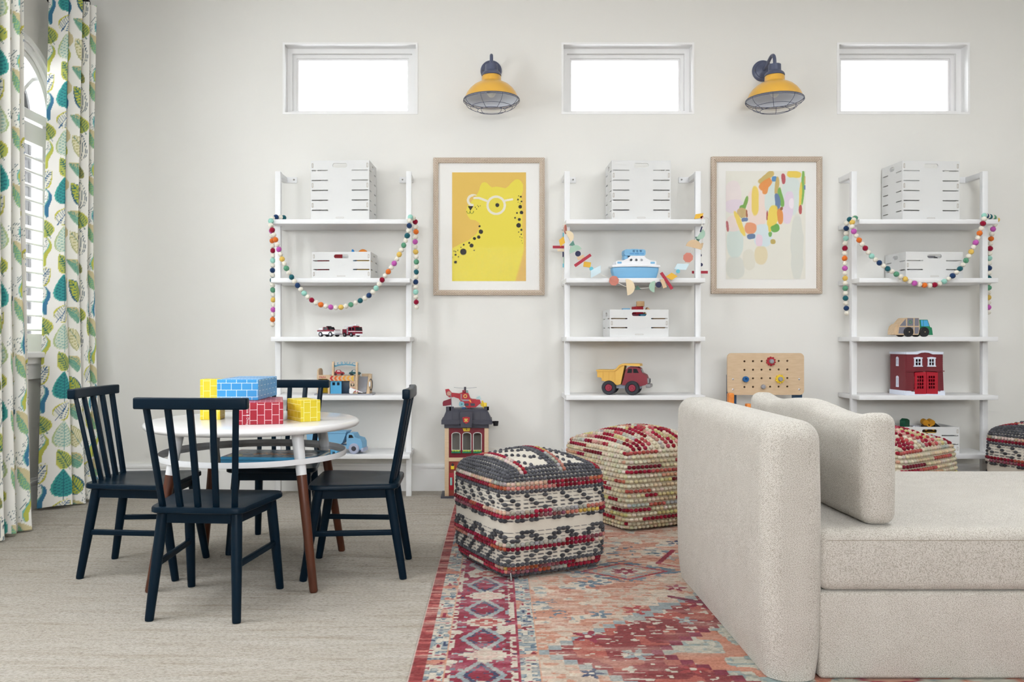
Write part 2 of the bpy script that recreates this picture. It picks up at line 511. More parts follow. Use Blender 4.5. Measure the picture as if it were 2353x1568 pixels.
lv = MB().rbox((0, 0, 0), (0.078, AW - 0.075, 0.010), 0.0045, 2).data('louver', M_trim)
z = SILL + 0.13
while z < ASP - 0.16:
    for s_ in (-1, 1): link('louver', lv, root, (lx - 0.03, AC + s_ * (AW - 0.02) / 2, z), (0, R(26), 0))
    z += 0.075
# sunburst bars in the arch
for a in (45, 90, 135):
    MB().bar((lx - 0.045, AC, ASP + 0.02), (lx - 0.045, AC + (AW - 0.02) * math.cos(R(a)), ASP + (AW - 0.02) * math.sin(R(a))), 0.02, 0.02).build('glazing_bar', M_trim, root)
MB().plate([circ(AC, ASP + 0.02, 0.12, 14, a0=0, a1=math.pi, close=False) + circ(AC, ASP + 0.02, 0.10, 14, a0=math.pi, a1=0, close=False)], 0.02, sideM(lx - 0.045)).build('glazing_bar', M_trim, root)
MB().plate([arch_out(-0.02, SILL + 0.02)], 0.004, sideM(lx - 0.08)).build('pane', M_glass, root)

# ------------------------------------------------------------------ leaf curtains
def leaf_print(u, v, seed):
    """paint a botanical repeat on cloth coordinates (metres)"""
    shp = u.shape
    col = np.zeros(shp + (3,)); col[:] = (241, 238, 231)
    rng = random.Random(seed)
    teal, lime, blue, sage, tan, dk = (38, 140, 138), (186, 186, 62), (44, 110, 148), (158, 190, 168), (190, 178, 138), (40, 84, 106)
    def put(mask, c):
        col[mask] = c
    cw, rh = 0.105, 0.128
    nU, nV = int(u.max() / cw) + 2, int(v.max() / rh) + 2
    seqs = [['swirlb', 'limeblue', 'swirll', 'limeleaf'], ['teal', 'limeleaf', 'pale', 'limeblue'], ['swirlb', 'band', 'swirll', 'band'], ['limedk', 'wedge', 'outl', 'wedge'], ['swirll', 'band', 'swirlb', 'band'], ['pod', 'small', 'pod', 'limeleaf']]
    for ci in range(-1, nU):
        sq = seqs[(ci + seed) % len(seqs)]
        for ri in range(-1, nV):
            kind = sq[ri % 4]
            if kind == 'none': continue
            cu = (ci + 0.5) * cw; cv = (ri + 0.5 + 0.5 * (ci % 2)) * rh
            sel = (np.abs(u - cu) < 0.09) & (np.abs(v - cv) < 0.11)
            if not sel.any(): continue
            ang = {'teal': 0, 'pale': 0, 'limeleaf': 30, 'limeblue': -35, 'limedk': 38, 'outl': 40, 'wedge': 62, 'band': 34, 'pod': -6, 'small': 20, 'swirlb': 4, 'swirll': -4}[kind]
            L_, W_ = {'teal': (0.145, 0.058), 'pale': (0.14, 0.056), 'limeleaf': (0.11, 0.045), 'limeblue': (0.11, 0.046), 'limedk': (0.14, 0.05), 'outl': (0.14, 0.05),
                      'wedge': (0.13, 0.042), 'band': (0.125, 0.042), 'pod': (0.15, 0.045), 'small': (0.09, 0.02), 'swirlb': (0.16, 0.036), 'swirll': (0.16, 0.036)}[kind]
            du, dv = u[sel] - cu, v[sel] - cv
            c, s = math.cos(R(ang)), math.sin(R(ang))
            x, y = du * c + dv * s, -du * s + dv * c
            t = y / L_ + 0.5
            tt = np.clip(t, 0, 1)
            prof = np.where((t > 0) & (t < 1), np.sin(np.pi * np.power(tt, 0.62)) ** 0.75 * (1 - 0.15 * tt), 0) * W_
            prof = np.nan_to_num(prof)
            ins = np.abs(x) < prof
            q = np.where(prof > 1e-6, np.abs(x) / np.maximum(prof, 1e-6), 9)
            vein = (np.abs(((t * 9 - q * 1.1) % 1.0) - 0.5) < 0.13) & (q < 0.8) & (t > 0.06) & (t < 0.92)
            mid = (np.abs(x) < 0.0022) & (t > -0.12) & (t < 0.9)
            sub = col[sel]
            if kind in ('teal', 'pale'):
                a, b_, d_ = ((58, 160, 150), teal, (22, 92, 108)) if kind == 'teal' else ((172, 190, 130), (205, 216, 196), (120, 170, 160))
                sub[ins] = a; sub[ins & (q < 0.82)] = b_; sub[vein] = d_; sub[mid] = d_
            elif kind in ('limeleaf', 'limeblue', 'limedk'):
                a, b_, d_ = {'limeleaf': ((192, 190, 72), (170, 180, 80), (36, 96, 92)), 'limeblue': ((196, 190, 70), (232, 230, 214), (44, 88, 130)), 'limedk': ((34, 86, 112), (176, 182, 62), (30, 100, 96))}[kind]
                sub[ins] = a; sub[ins & (q < 0.80)] = b_; sub[vein] = d_; sub[mid] = d_
            elif kind == 'outl':
                sub[ins] = (170, 170, 110); sub[ins & (q < 0.85)] = (222, 216, 178); sub[vein] = (172, 168, 100); sub[mid] = (90, 130, 120)
            elif kind == 'wedge':
                sub[ins] = (120, 168, 140); sub[ins & (x > 0)] = (196, 184, 130); dots = ((np.floor(x / 0.006) + np.floor(y / 0.006)) % 2 == 0) & ins & (q < 0.7); sub[dots] = (84, 148, 132)
            elif kind == 'band':
                sub[ins] = (104, 160, 138); sub[ins & (x > -0.004)] = (206, 192, 146); dots = ((np.floor(x / 0.007) + np.floor(y / 0.007)) % 2 == 0) & ins & (x < -0.008); sub[dots] = (150, 186, 120)
            elif kind == 'pod':
                sub[ins] = (236, 232, 220); ln = (np.abs(((x / np.maximum(prof, 1e-6)) * 2.6 + 50.5) % 1.0 - 0.5) < 0.10) & ins; sub[ln] = (46, 78, 96); sub[ins & (q > 0.93)] = (46, 78, 96); sub[mid & (t < 0.1)] = (46, 78, 96)
            elif kind == 'small':
                sub[ins] = (140, 138, 70); sub[vein] = (60, 96, 80)
            else:
                a = blue if kind == 'swirlb' else (184, 186, 70)
                x2 = x + 0.018 * np.sin(np.pi * 2 * tt) ; ins2 = (np.abs(x2) < prof) & (t > 0)
                sub[ins2] = (240, 238, 230); sub[ins2 & (x2 > prof * 0.25)] = a; sub[ins2 & (x2 > prof * 0.1) & (x2 < prof * 0.3)] = (110, 180, 170)
                ln = ins2 & (x2 < 0) & (np.abs((x2 / np.maximum(prof, 1e-6) * 3 + 30.5) % 1 - 0.5) < 0.08); sub[ln] = (90, 110, 116)
            col[sel] = sub
    return col * 0.90 + np.array((241, 238, 231)) * 0.10
M_curtain = painted('printed_linen', 0.85, bump=(900, 0.12, 0.001), sheen=0.1)
def curtain(name, top, bot, ztop, zbot, label, seed, rod_x):
    nu, nv = 240, 500
    a, la = spline(bot, nu); b, lb = spline(top, nu)
    cloth = 0.5 * (la + lb)
    zz = np.linspace(zbot, ztop, nv)
    f = ((zz - zbot) / (ztop - zbot))[None, :, None]
    wob = (0.006 * np.sin(zz * 2.3 + 1)[None, :]) * np.sin(np.linspace(0, 9, nu))[:, None]
    V = np.zeros((nu, nv, 3))
    g = f ** 0.8
    V[:, :, :2] = a[:, None, :] * (1 - g) + b[:, None, :] * g
    V[:, :, 0] += wob
    V[:, :, 2] = zz[None, :] + 0.006 * np.sin(np.linspace(0, 14, nu))[:, None] * (1 - f[:, :, 0])
    me = grid_mesh(name, V, M_curtain)
    uu, vv = np.meshgrid(np.linspace(0, cloth, nu), zz - zbot, indexing='ij')
    set_print(me, leaf_print(uu + 0.05, vv + 0.01, seed).reshape(-1, 3))
    root = thing(name, label, 'curtain', (0, 0, 0), 0, 'leaf print curtains')
    c_ = link('cloth', me, root)
    so = c_.modifiers.new('weight', 'SOLIDIFY'); so.thickness = 0.003
    # pinch-pleat header band and rings on the rod
    k = 0
    for i in range(0, nu, 34):
        p = V[i, -1]
        pts = [Vector((rod_x, p[1], 2.745)) + Vector((math.cos(t) * 0.026, 0, math.sin(t) * 0.026)) for t in np.linspace(0, 2 * math.pi, 17)[:-1]]
        MB().tube(pts, 0.0035, 6, True).build('ring', M_black, root)
    return root
ROD = -2.19
curtain('leaf_curtain',
        [(-2.29, 4.36), (-2.19, 4.365), (-2.25, 4.385), (-2.13, 4.40), (-2.24, 4.43), (-2.115, 4.455), (-2.23, 4.48), (-2.108, 4.50), (-2.22, 4.53)],
        [(-2.30, 4.26), (-2.165, 4.35), (-2.26, 4.385), (-2.125, 4.43), (-2.25, 4.47), (-2.115, 4.505), (-2.24, 4.55), (-2.13, 4.585), (-2.22, 4.62)],
        2.705, 0.012, 'white curtain printed with teal and lime leaves, beside the bare wall', 0, ROD)
curtain('leaf_curtain',
        [(-2.24, 3.40), (-2.10, 3.46), (-2.22, 3.51), (-2.085, 3.565), (-2.21, 3.61), (-2.082, 3.64), (-2.2, 3.67), (-2.078, 3.705), (-2.17, 3.735), (-2.10, 3.775)],
        [(-2.24, 3.42), (-2.09, 3.48), (-2.21, 3.54), (-2.08, 3.60), (-2.20, 3.64), (-2.085, 3.70), (-2.19, 3.745), (-2.078, 3.80), (-2.16, 3.84), (-2.12, 3.87)],
        2.705, 0.012, 'white leaf-print curtain cut off by the left picture edge', 1, ROD)
rod = thing('curtain_rod', 'black metal curtain rod above the leaf curtains', 'curtain rod', (ROD, 4.05, 2.745))
MB().cyl((0, -0.75, 0), (0, 0.49, 0), 0.012).build('pole', M_black, rod)
MB().ball((0, 0.51, 0), 0.024).build('finial', M_black, rod)
MB().ball((0, -0.77, 0), 0.024).build('finial', M_black, rod)
for q in (-0.70, 0.44):
    MB().cyl((0, q, 0), (LEFT - ROD, q, 0.0), 0.008, n=10).cyl((LEFT - ROD + 0.008, q, 0), (LEFT - ROD, q, 0), 0.03).build('bracket', M_black, rod)
# ------------------------------------------------------------------ wall shelf units
ZS = [1.5525, 1.227, 0.901, 0.576, 0.2496]        # shelf tops
SF, ST = 4.578, 0.0255                            # front edge, thickness
PD = 4.687                                        # post plane
UNIT = [-0.790, 0.8455, 2.468]
M_shelf = mat('white_shelf_paint', (236, 236, 237), 0.42)
def shelf_unit(cx, label):
    root = thing('wall_shelf_unit', label, 'shelf unit', (cx, PD, 0), 0, 'white wall shelf units')
    for z in ZS:
        # shelf notched around the two posts
        y0, y1 = SF - PD, WALL - 0.003 - PD
        MB().rbox((0, (y0 + y1) / 2, z - ST / 2), (0.77, y1 - y0, ST), 0.002, 1).build('shelf', M_shelf, root)
    for s in (-1, 1):
        p = MB().rbox((s * 0.370, 0, 0.919), (0.031, 0.030, 1.838), 0.002, 1)
        post = p.build('post', M_shelf, root)
        arm = MB().rbox((s * 0.370, (WALL - PD) / 2, 1.822), (0.024, WALL - PD - 0.002, 0.030), 0.002, 1)
        a = arm.build('wall_arm', M_shelf, root)
        pl = MB().rbox((s * 0.338, WALL - PD - 0.004, 1.822), (0.075, 0.006, 0.034), 0.002, 1)
        pl.build('wall_plate', M_shelf, a)
        MB().cyl((s * 0.318, WALL - PD - 0.010, 1.824), (s * 0.318, WALL - PD - 0.003, 1.824), 0.005, n=10).build('screw', mat_screw, a)
        MB().cyl((s * 0.370, 0, 0), (s * 0.370, 0, 0.004), 0.013, n=10).build('foot', M_shelf, root)
    return root
mat_screw = mat('dull_steel', (120, 118, 114), 0.4, 0.8)
shelf_unit(UNIT[0], 'white wall shelf unit behind the round table, hung with felt balls')
shelf_unit(UNIT[1], 'white wall shelf unit with the flat shape garland, between the two pictures')
shelf_unit(UNIT[2], 'white wall shelf unit farthest from the curtains, behind the sofa seat')

# ------------------------------------------------------------------ crates
M_slot = mat('bare_edge', (176, 166, 152), 0.7)
def crate(w, d, h, rows, first, x, y, z, rz, label, group):
    """laser-cut box: slatted panels with slits, hand hole, finger joints"""
    root = thing('wooden_crate', label, 'crate', (x, y, z), rz, group)
    t = 0.006; rh = h / rows
    def panel(wd, handle=True):
        outs = [rect(-wd / 2, 0, wd / 2, h)]
        for k in range(1, rows):
            zz = h - k * rh
            for s in (-1, 1):
                outs.append(rrect(min(s * wd * 0.482, s * wd * 0.20), zz - 0.0032, max(s * wd * 0.482, s * wd * 0.20), zz + 0.0032, 0.003, 2))
        if handle: outs.append(rrect(-wd * 0.125, h - rh * 0.72, wd * 0.125, h - rh * 0.28, rh * 0.2, 4))
        return outs
    front = MB().plate(panel(w), t, stand(0, 0.0 + t / 2, 0)).build('front_panel', M_crate, root)
    MB().plate(panel(w), t, stand(0, d - t / 2, 0)).build('back_panel', M_crate, root)
    sidep = panel(d - 2 * t)
    for s in (-1, 1):
        MB().plate(sidep, t, Matrix.Translation((s * (w / 2 - t / 2), d / 2, 0)) @ Matrix.Rotation(R(90), 4, 'Z') @ UP).build('side_panel', M_crate, root)
    MB().box((0, d / 2, t / 2 + 0.004), (w - 2 * t, d - 2 * t, t)).build('bottom', M_crate, root)
    # finger joints: small framed tenons on every other row
    tn = MB()
    for k in range(first, rows, 2):
        zz = h - (k + 0.5) * rh
        for s in (-1, 1):
            tn.plate([rrect(s * w * 0.468 - 0.0042, zz - rh * 0.22, s * w * 0.468 + 0.0042, zz + rh * 0.22, 0.002, 2), rrect(s * w * 0.468 - 0.0022, zz - rh * 0.17, s * w * 0.468 + 0.0022, zz + rh * 0.17, 0.001, 2)], 0.0012, stand(0, -0.0002, 0))
    tn.plate([rrect(-w * 0.07, 0.010, w * 0.07, 0.016, 0.002, 2), rrect(-w * 0.066, 0.0112, w * 0.066, 0.0148, 0.001, 2)], 0.0012, stand(0, -0.0002, 0))
    tn.build('tenons', M_slot, front)['kind'] = 'stuff'
    return root
CW, CD = 0.330, 0.215
G1, G2 = 'tall crates on the top shelves', 'low crates on the shelves'
def crate_at(px0, px1, D, row, h, rows, first, rot, label, group):
    x = (PX(px0, D) + PX(px1, D)) / 2
    return crate(CW, CD, h, rows, first, x, D, ZS[row] + 0.0005, R(rot), label, group)
crate_at(714, 848, 4.612, 0, 0.333, 6, 0, -3, 'tall white slatted crate on the top shelf nearest the curtains', G1)
crate_at(1406, 1541, 4.612, 0, 0.333, 6, 1, 0.5, 'tall white slatted crate on the top shelf between the two pictures', G1)
crate_at(2074, 2205, 4.628, 0, 0.333, 6, 0, 3, 'tall white slatted crate on the top shelf of the unit behind the sofa', G1)
CR1 = crate_at(717, 851, 4.614, 1, 0.148, 3, 0, -3, 'low white crate of bright toys behind the felt ball swag', G2)
CR2 = crate_at(1402, 1536, 4.614, 2, 0.152, 3, 1, 2, 'low white crate heaped with wooden blocks, above the dump truck', G2)
CR3 = crate_at(2082, 2213, 4.628, 1, 0.150, 3, 1, 3, 'low white crate above the wooden garbage truck', G2)
CR4 = crate_at(2069, 2203.5, 4.632, 4, 0.146, 3, 0, -1, 'low white crate of toys on the bottom shelf behind the cream pouf', G2)

# ------------------------------------------------------------------ felt ball garlands
PAL = {'orange': (226, 116, 44), 'crimson': (150, 18, 52), 'mint': (158, 212, 198), 'navy': (34, 62, 104), 'teal': (34, 96, 106), 'green': (94, 154, 122), 'yellow': (228, 190, 96), 'orchid': (194, 92, 176), 'cream': (234, 228, 214)}
FELT = {k: mat('felt_' + k, c, 0.95, spec=0.1, bump=(420, 0.6, 0.002), sheen=0.25) for k, c in PAL.items()}
SEQ = ['orange', 'crimson', 'mint', 'navy', 'teal', 'green', 'yellow', 'orchid']
def felt_meshes():
    out = {}
    for k in PAL:
        r = 0.0155 if k != 'cream' else 0.0142
        rng = random.Random(k)
        mb = MB().ball((0, 0, 0), r, 14, 9)
        mb.v = [tuple(q * (1 + rng.uniform(-0.035, 0.035)) for q in v) for v in mb.v]
        out[k] = mb.data('felt_ball', FELT[k])
    return out
FB = felt_meshes()
M_string = mat('cotton_string', (232, 228, 220), 0.9)
def felt_garland(label, runs, start):
    """runs: list of (pixel path with depth, first colour)"""
    base = P(*runs[0])
    root = thing('felt_ball_garland', label, 'garland', base, 0, 'felt ball garlands')
    pts = np.array([tuple(P(*q)) for q in runs])
    n0, length = spline(pts, 10)
    step = 0.0277
    n = int(length / step)
    s, _ = spline(pts, n)
    rng = random.Random(start)
    MB().tube([Vector(q) - base for q in s[::2]], 0.0015, 5).build('string', M_string, root)
    for i, q in enumerate(s):
        k = 'cream' if i % 2 == 0 else SEQ[((i // 2) * 1 + start) % 8]
        o = link('felt_ball', FB[k], root, Vector(q) - base, (rng.uniform(0, 6), rng.uniform(0, 6), rng.uniform(0, 6)))
        o.scale = (1, rng.uniform(0.92, 1.06), rng.uniform(0.88, 1.0))
    return root
df = 4.551
left_path = [(957, 706, 4.63), (955, 660, 4.63), (957, 610, 4.63), (954, 560, 4.63), (956, 528, 4.625), (954, 510, 4.61), (948, 500, 4.585), (941, 501, 4.56),
             (941, 514, df), (938, 534, df), (928, 563, df), (908, 602, df), (882, 638, df), (853, 675, df), (815, 697, df), (777, 707, df), (742, 702, df), (715, 689, df), (690, 664, df),
             (666, 631, df), (650, 600, df), (641, 574, df), (632, 548, df), (625, 527, df), (622, 511, 4.560), (627, 501, 4.59), (640, 499.5, 4.62), (652, 500.5, 4.65), (644, 501, 4.69), (627, 506, 4.715), (624, 530, 4.72), (627, 580, 4.72), (626, 640, 4.72), (628, 700, 4.72), (626, 746, 4.72)]
felt_garland('multicoloured felt ball garland swagged across the shelf unit nearest the curtains', left_path, 1)
right_path = [(1946, 720, 4.64), (1943, 690, 4.64), (1942, 640, 4.64), (1941, 580, 4.64), (1945, 535, 4.64), (1944, 516, 4.635), (1953, 504, 4.63), (1966, 500, 4.61), (1962, 505, 4.575), (1957, 516, df), (1962, 532, df), (1972, 549, df), (1984, 565, df),
              (2006, 592, df), (2037, 616, df), (2070, 636, df), (2104, 652, df), (2140, 656, df), (2172, 646, df), (2203, 621, df), (2224, 592, df), (2241, 560, df), (2254, 528, df), (2261, 506, df), (2262, 495, 4.575), (2268, 497, 4.62), (2283, 500, 4.68), (2291, 504, 4.715), (2281, 530, 4.725), (2275, 570, 4.725), (2272, 640, 4.725), (2271, 718, 4.725)]
felt_garland('multicoloured felt ball garland draped across the shelf unit behind the sofa', right_path, 3)

# ------------------------------------------------------------------ garland of flat wooden shapes
SH = {'terra': (204, 126, 110), 'cream': (232, 212, 178), 'tan': (214, 184, 146), 'yellow': (228, 178, 56), 'red': (176, 40, 62), 'dteal': (92, 140, 126), 'dgreen': (76, 112, 98), 'mint': (164, 194, 174), 'navy': (34, 38, 78), 'cyan': (104, 190, 208), 'ice': (208, 228, 236)}
SM = {k: mat('painted_wood_' + k, c, 0.6) for k, c in SH.items()}
gbase = P(1300, 515, 4.555)
gr = thing('shape_garland', 'garland of flat painted wooden shapes strung across the shelf with the ferry', 'garland', gbase)
def half(r): return circ(0, 0, r, 16, a0=0, a1=math.pi, close=False)
def octa(r): return circ(0, 0, r, 8, a0=R(22.5), a1=R(382.5))
S1 = 1 / 4.355 * 4.553 / F                         # crop pixels -> metres on the garland plane
def piece(cx, cy, kind, col, rot, a, b=None, D=4.553, name='shape', yaw=0):
    px, py = 1250 + cx / 4.355, 340 + cy / 4.355
    a *= S1; b = a if b is None else b * S1
    o = {'half': lambda: half(a), 'oct': lambda: octa(a), 'disc': lambda: circ(0, 0, a, 20), 'bar': lambda: rect(-a / 2, -b / 2, a / 2, b / 2),
         'tri': lambda: [(-a, -b * 0.6), (a, -b * 0.6), (0, b)], 'para': lambda: [(-a / 2 - b * 0.25, -b / 2), (a / 2 - b * 0.25, -b / 2), (a / 2 + b * 0.25, b / 2), (-a / 2 + b * 0.25, b / 2)]}[kind]()
    me = MB().plate([o], 0.004, UP)
    ob = me.build({'half': 'half_disc', 'oct': 'octagon', 'disc': 'disc', 'bar': 'bar', 'tri': 'triangle', 'para': 'parallelogram'}[kind], SM[col], gr, P(px, py, D) - gbase)
    ob.rotation_mode = 'ZYX'
    ob.rotation_euler = (0, R(rot), R(yaw))
for i, a in enumerate([
        (215, 815, 'oct', 'terra', 0, 48, None, 'y75'), (240, 888, 'half', 'cream', 62, 58), (180, 937, 'para', 'yellow', -40, 60, 58), (165, 993, 'bar', 'red', 0, 160, 28, 'b'), (287, 965, 'tri', 'dteal', 130, 32, 36),
        (318, 1035, 'half', 'mint', -22, 62), (340, 1060, 'disc', 'navy', 0, 28), (368, 1098, 'bar', 'tan', -20, 70, 34), (388, 1126, 'bar', 'red', -35, 195, 30), (432, 1168, 'bar', 'yellow', 8, 72, 52),
        (474, 1210, 'disc', 'cyan', 0, 20), (518, 1239, 'para', 'ice', -28, 112, 66), (700, 1330, 'oct', 'terra', 8, 51), (826, 1395, 'half', 'cream', 84, 82), (940, 1406, 'tri', 'dgreen', 112, 26, 34), (1108, 1390, 'half', 'mint', -86, 57),
        (1148, 1370, 'disc', 'navy', 0, 30), (1196, 1358, 'bar', 'tan', 70, 92, 38), (1227, 1331, 'bar', 'red', 56, 198, 30), (1277, 1287, 'para', 'yellow', 30, 70, 64), (1341, 1236, 'disc', 'cyan', 0, 20), (1377, 1190, 'para', 'ice', 2, 120, 60),
        (1442, 1098, 'oct', 'terra', 4, 51), (1497, 1000, 'half', 'tan', 14, 80), (1542, 912, 'tri', 'dgreen', 180, 32, 36), (1556, 860, 'half', 'mint', 125, 56), (1573, 814, 'bar', 'navy', 108, 56, 12),
        (193, 873, 'bar', 'cyan', 90, 46, 12, 'l'), (172, 1024, 'bar', 'cream', 0, 74, 26, 'l'), (192, 1066, 'bar', 'navy', 90, 54, 13, 'l'), (192, 1124, 'half', 'mint', 90, 34, None, 'l'), (193, 1177, 'bar', 'cyan', 90, 40, 12, 'l'),
        (1549, 686, 'para', 'yellow', -8, 80, 46, 't'), (1580, 698, 'bar', 'red', -20, 30, 22, 't'), (1580, 972, 'tri', 'tan', 175, 18, 32, 'r'), (1572, 1076, 'bar', 'navy', 90, 20, 12, 'r'), (1572, 1170, 'disc', 'navy', 0, 18, None, 'r'), (1560, 1245, 'bar', 'red', 0, 165, 28, 'r')]):
    fl = a[7] if len(a) > 7 else ''
    if len(a) < 7: a = a + (None,) * (7 - len(a))
    D = {'': 4.553 - 0.0045 * (i % 3), 'y75': 4.556, 'b': 4.70, 'l': 4.70, 't': 4.63, 'r': 4.735}[fl]
    if fl == 't': a = (a[0], a[1] - 3) + a[2:]
    piece(*a[:7], D=D, yaw=70 if fl == 'y75' else 0)
gp = [(205, 790), (235, 880), (300, 1000), (400, 1130), (520, 1240), (700, 1330), (860, 1400), (1090, 1395), (1230, 1330), (1340, 1238), (1442, 1098), (1510, 970), (1560, 850), (1580, 780)]
gs, _ = spline([tuple(P(1250 + a / 4.355, 340 + b / 4.355, 4.556) - gbase) for a, b in gp], 60)
MB().tube([Vector(q) for q in gs], 0.0016, 5).build('string', M_string, gr)
gs, _ = spline([tuple(P(1250 + a / 4.355, 340 + b / 4.355, d) - gbase) for a, b, d in ((205, 790, 4.553), (196, 770, 4.57), (190, 790, 4.69), (192, 1000, 4.702), (190, 1250, 4.702), (172, 1330, 4.702), (192, 1385, 4.702), (208, 1350, 4.702), (192, 1290, 4.702))], 50)
MB().tube([Vector(q) for q in gs], 0.0016, 5).build('string', M_string, gr)
gs, _ = spline([tuple(P(1250 + a / 4.355, 340 + b / 4.355, d) - gbase) for a, b, d in ((1580, 780, 4.553), (1592, 700, 4.566), (1590, 700, 4.62), (1640, 705, 4.71), (1640, 760, 4.735), (1580, 960, 4.735), (1570, 1290, 4.735))], 50)
MB().tube([Vector(q) for q in gs], 0.0016, 5).build('string', M_string, gr)

# ------------------------------------------------------------------ framed pictures
def frame_mat():
    m = bpy.data.materials.new('herringbone_inlay')
    N, L, b = nodes(m)
    uv = N.new('ShaderNodeUVMap'); sx = N.new('ShaderNodeSeparateXYZ'); L.new(uv.outputs[0], sx.inputs[0])
    def mth(op, a, b_=None):
        n = N.new('ShaderNodeMath'); n.operation = op
        for i, v in enumerate((a, b_)):
            if v is None: continue
            if isinstance(v, (int, float)): n.inputs[i].default_value = v
            else: L.new(v, n.inputs[i])
        return n.outputs[0]
    ab = mth('ABSOLUTE', mth('SUBTRACT', sx.outputs[0], 0.5))
    t = mth('FRACT', mth('MULTIPLY', mth('ADD', sx.outputs[1], mth('MULTIPLY', ab, 0.030)), 105.0))
    k = mth('GREATER_THAN', t, 0.55)
    nz = N.new('ShaderNodeTexNoise'); nz.inputs['Scale'].default_value = 14
    r = N.new('ShaderNodeValToRGB'); r.color_ramp.elements[0].position = 0.35; r.color_ramp.elements[0].color = (*lin((146, 116, 92)), 1); r.color_ramp.elements[1].position = 0.7; r.color_ramp.elements[1].color = (*lin((178, 154, 130)), 1)
    L.new(nz.outputs[0], r.inputs[0])
    mx = N.new('ShaderNodeMix'); mx.data_type = 'RGBA'; mx.inputs[7].default_value = (*lin((226, 216, 202)), 1)
    L.new(k, mx.inputs[0]); L.new(r.outputs[0], mx.inputs[6]); L.new(mx.outputs[2], b.inputs['Base Color'])
    bp = N.new('ShaderNodeBump'); bp.inputs['Strength'].default_value = 0.4; bp.inputs['Distance'].default_value = 0.002
    L.new(t, bp.inputs['Height']); L.new(bp.outputs[0], b.inputs['Normal'])
    b.inputs['Roughness'].default_value = 0.55
    return m
M_frame = frame_mat()
M_mat = mat('picture_mount', (240, 238, 234), 0.9)
M_print = painted('art_print', 0.7)
M_pglass = glass_mat('picture_glass', refl=0.0012)
def rail(root, p0, p1, w_, dep):
    """mitred frame rail with along-grain uv; local picture plane xz"""
    p0, p1 = Vector((p0[0], 0, p0[1])), Vector((p1[0], 0, p1[1]))
    d = (p1 - p0).normalized(); inn = d.cross(Vector((0, 1, 0)))   # towards the middle
    me = bpy.data.meshes.new('frame_rail')
    ln = (p1 - p0).length
    vs, uv = [], []
    for u, (s, e, y) in ((0, (0, ln, 0)), (0, (0, ln, -dep * 0.8)), (0.5, (w_ / 2, ln - w_ / 2, -dep)), (1, (w_, ln - w_, -dep * 0.75)), (1, (w_, ln - w_, 0))):
        for q in (s, e):
            vs.append(p0 + d * q + inn * (w_ * u) + Vector((0, y, 0))); uv.append((u, q))
    fs = [(2 * i, 2 * i + 1, 2 * i + 3, 2 * i + 2) for i in range(4)] + [(8, 9, 1, 0)]
    me.from_pydata([tuple(v) for v in vs], [], fs)
    l = me.uv_layers.new(name='UVMap')
    for lp in me.loops: l.data[lp.index].uv = uv[lp.vertex_index]
    me.materials.append(M_frame); me.update()
    link('frame_rail', me, root)
def picture(label, px0, py0, px1, py1, qx0, qy0, qx1, qy1, paint, colour_label):
    D = WALL - 0.002
    a, b = P(px0, py1, D), P(px1, py0, D)
    c = (a + b) / 2; W_, H_ = b.x - a.x, b.z - a.z
    root = thing('framed_picture', label, 'picture', (c.x, D, c.z), 0, 'framed pictures')
    rw = 0.030
    x0, x1, z0, z1 = -W_ / 2, W_ / 2, -H_ / 2, H_ / 2
    rail(root, (x0, z0), (x1, z0), rw, 0.026); rail(root, (x1, z0), (x1, z1), rw, 0.026); rail(root, (x1, z1), (x0, z1), rw, 0.026); rail(root, (x0, z1), (x0, z0), rw, 0.026)
    MB().box((0, -0.004, 0), (W_ - 0.02, 0.006, H_ - 0.02)).build('mount', M_mat, root)
    u0, u1 = PX(qx0, D) - c.x, PX(qx1, D) - c.x; v0, v1 = PZ(qy1, D) - c.z, PZ(qy0, D) - c.z
    nx, nz = 210, int(210 * (v1 - v0) / (u1 - u0))
    g = np.zeros((nx, nz, 3)); U_, V_ = np.meshgrid(np.linspace(0, 1, nx), np.linspace(0, 1, nz), indexing='ij')
    g[..., 0] = u0 + (u1 - u0) * U_; g[..., 2] = v0 + (v1 - v0) * V_; g[..., 1] = -0.0085
    me = grid_mesh('art_print', g, M_print)
    set_print(me, paint(U_, 1 - V_).reshape(-1, 3))
    pr = link('art_print', me, root); pr['label'] = colour_label
    MB().box((0, -0.0135, 0), (W_ - 2 * rw + 0.004, 0.002, H_ - 2 * rw + 0.004)).build('glass', M_pglass, root)
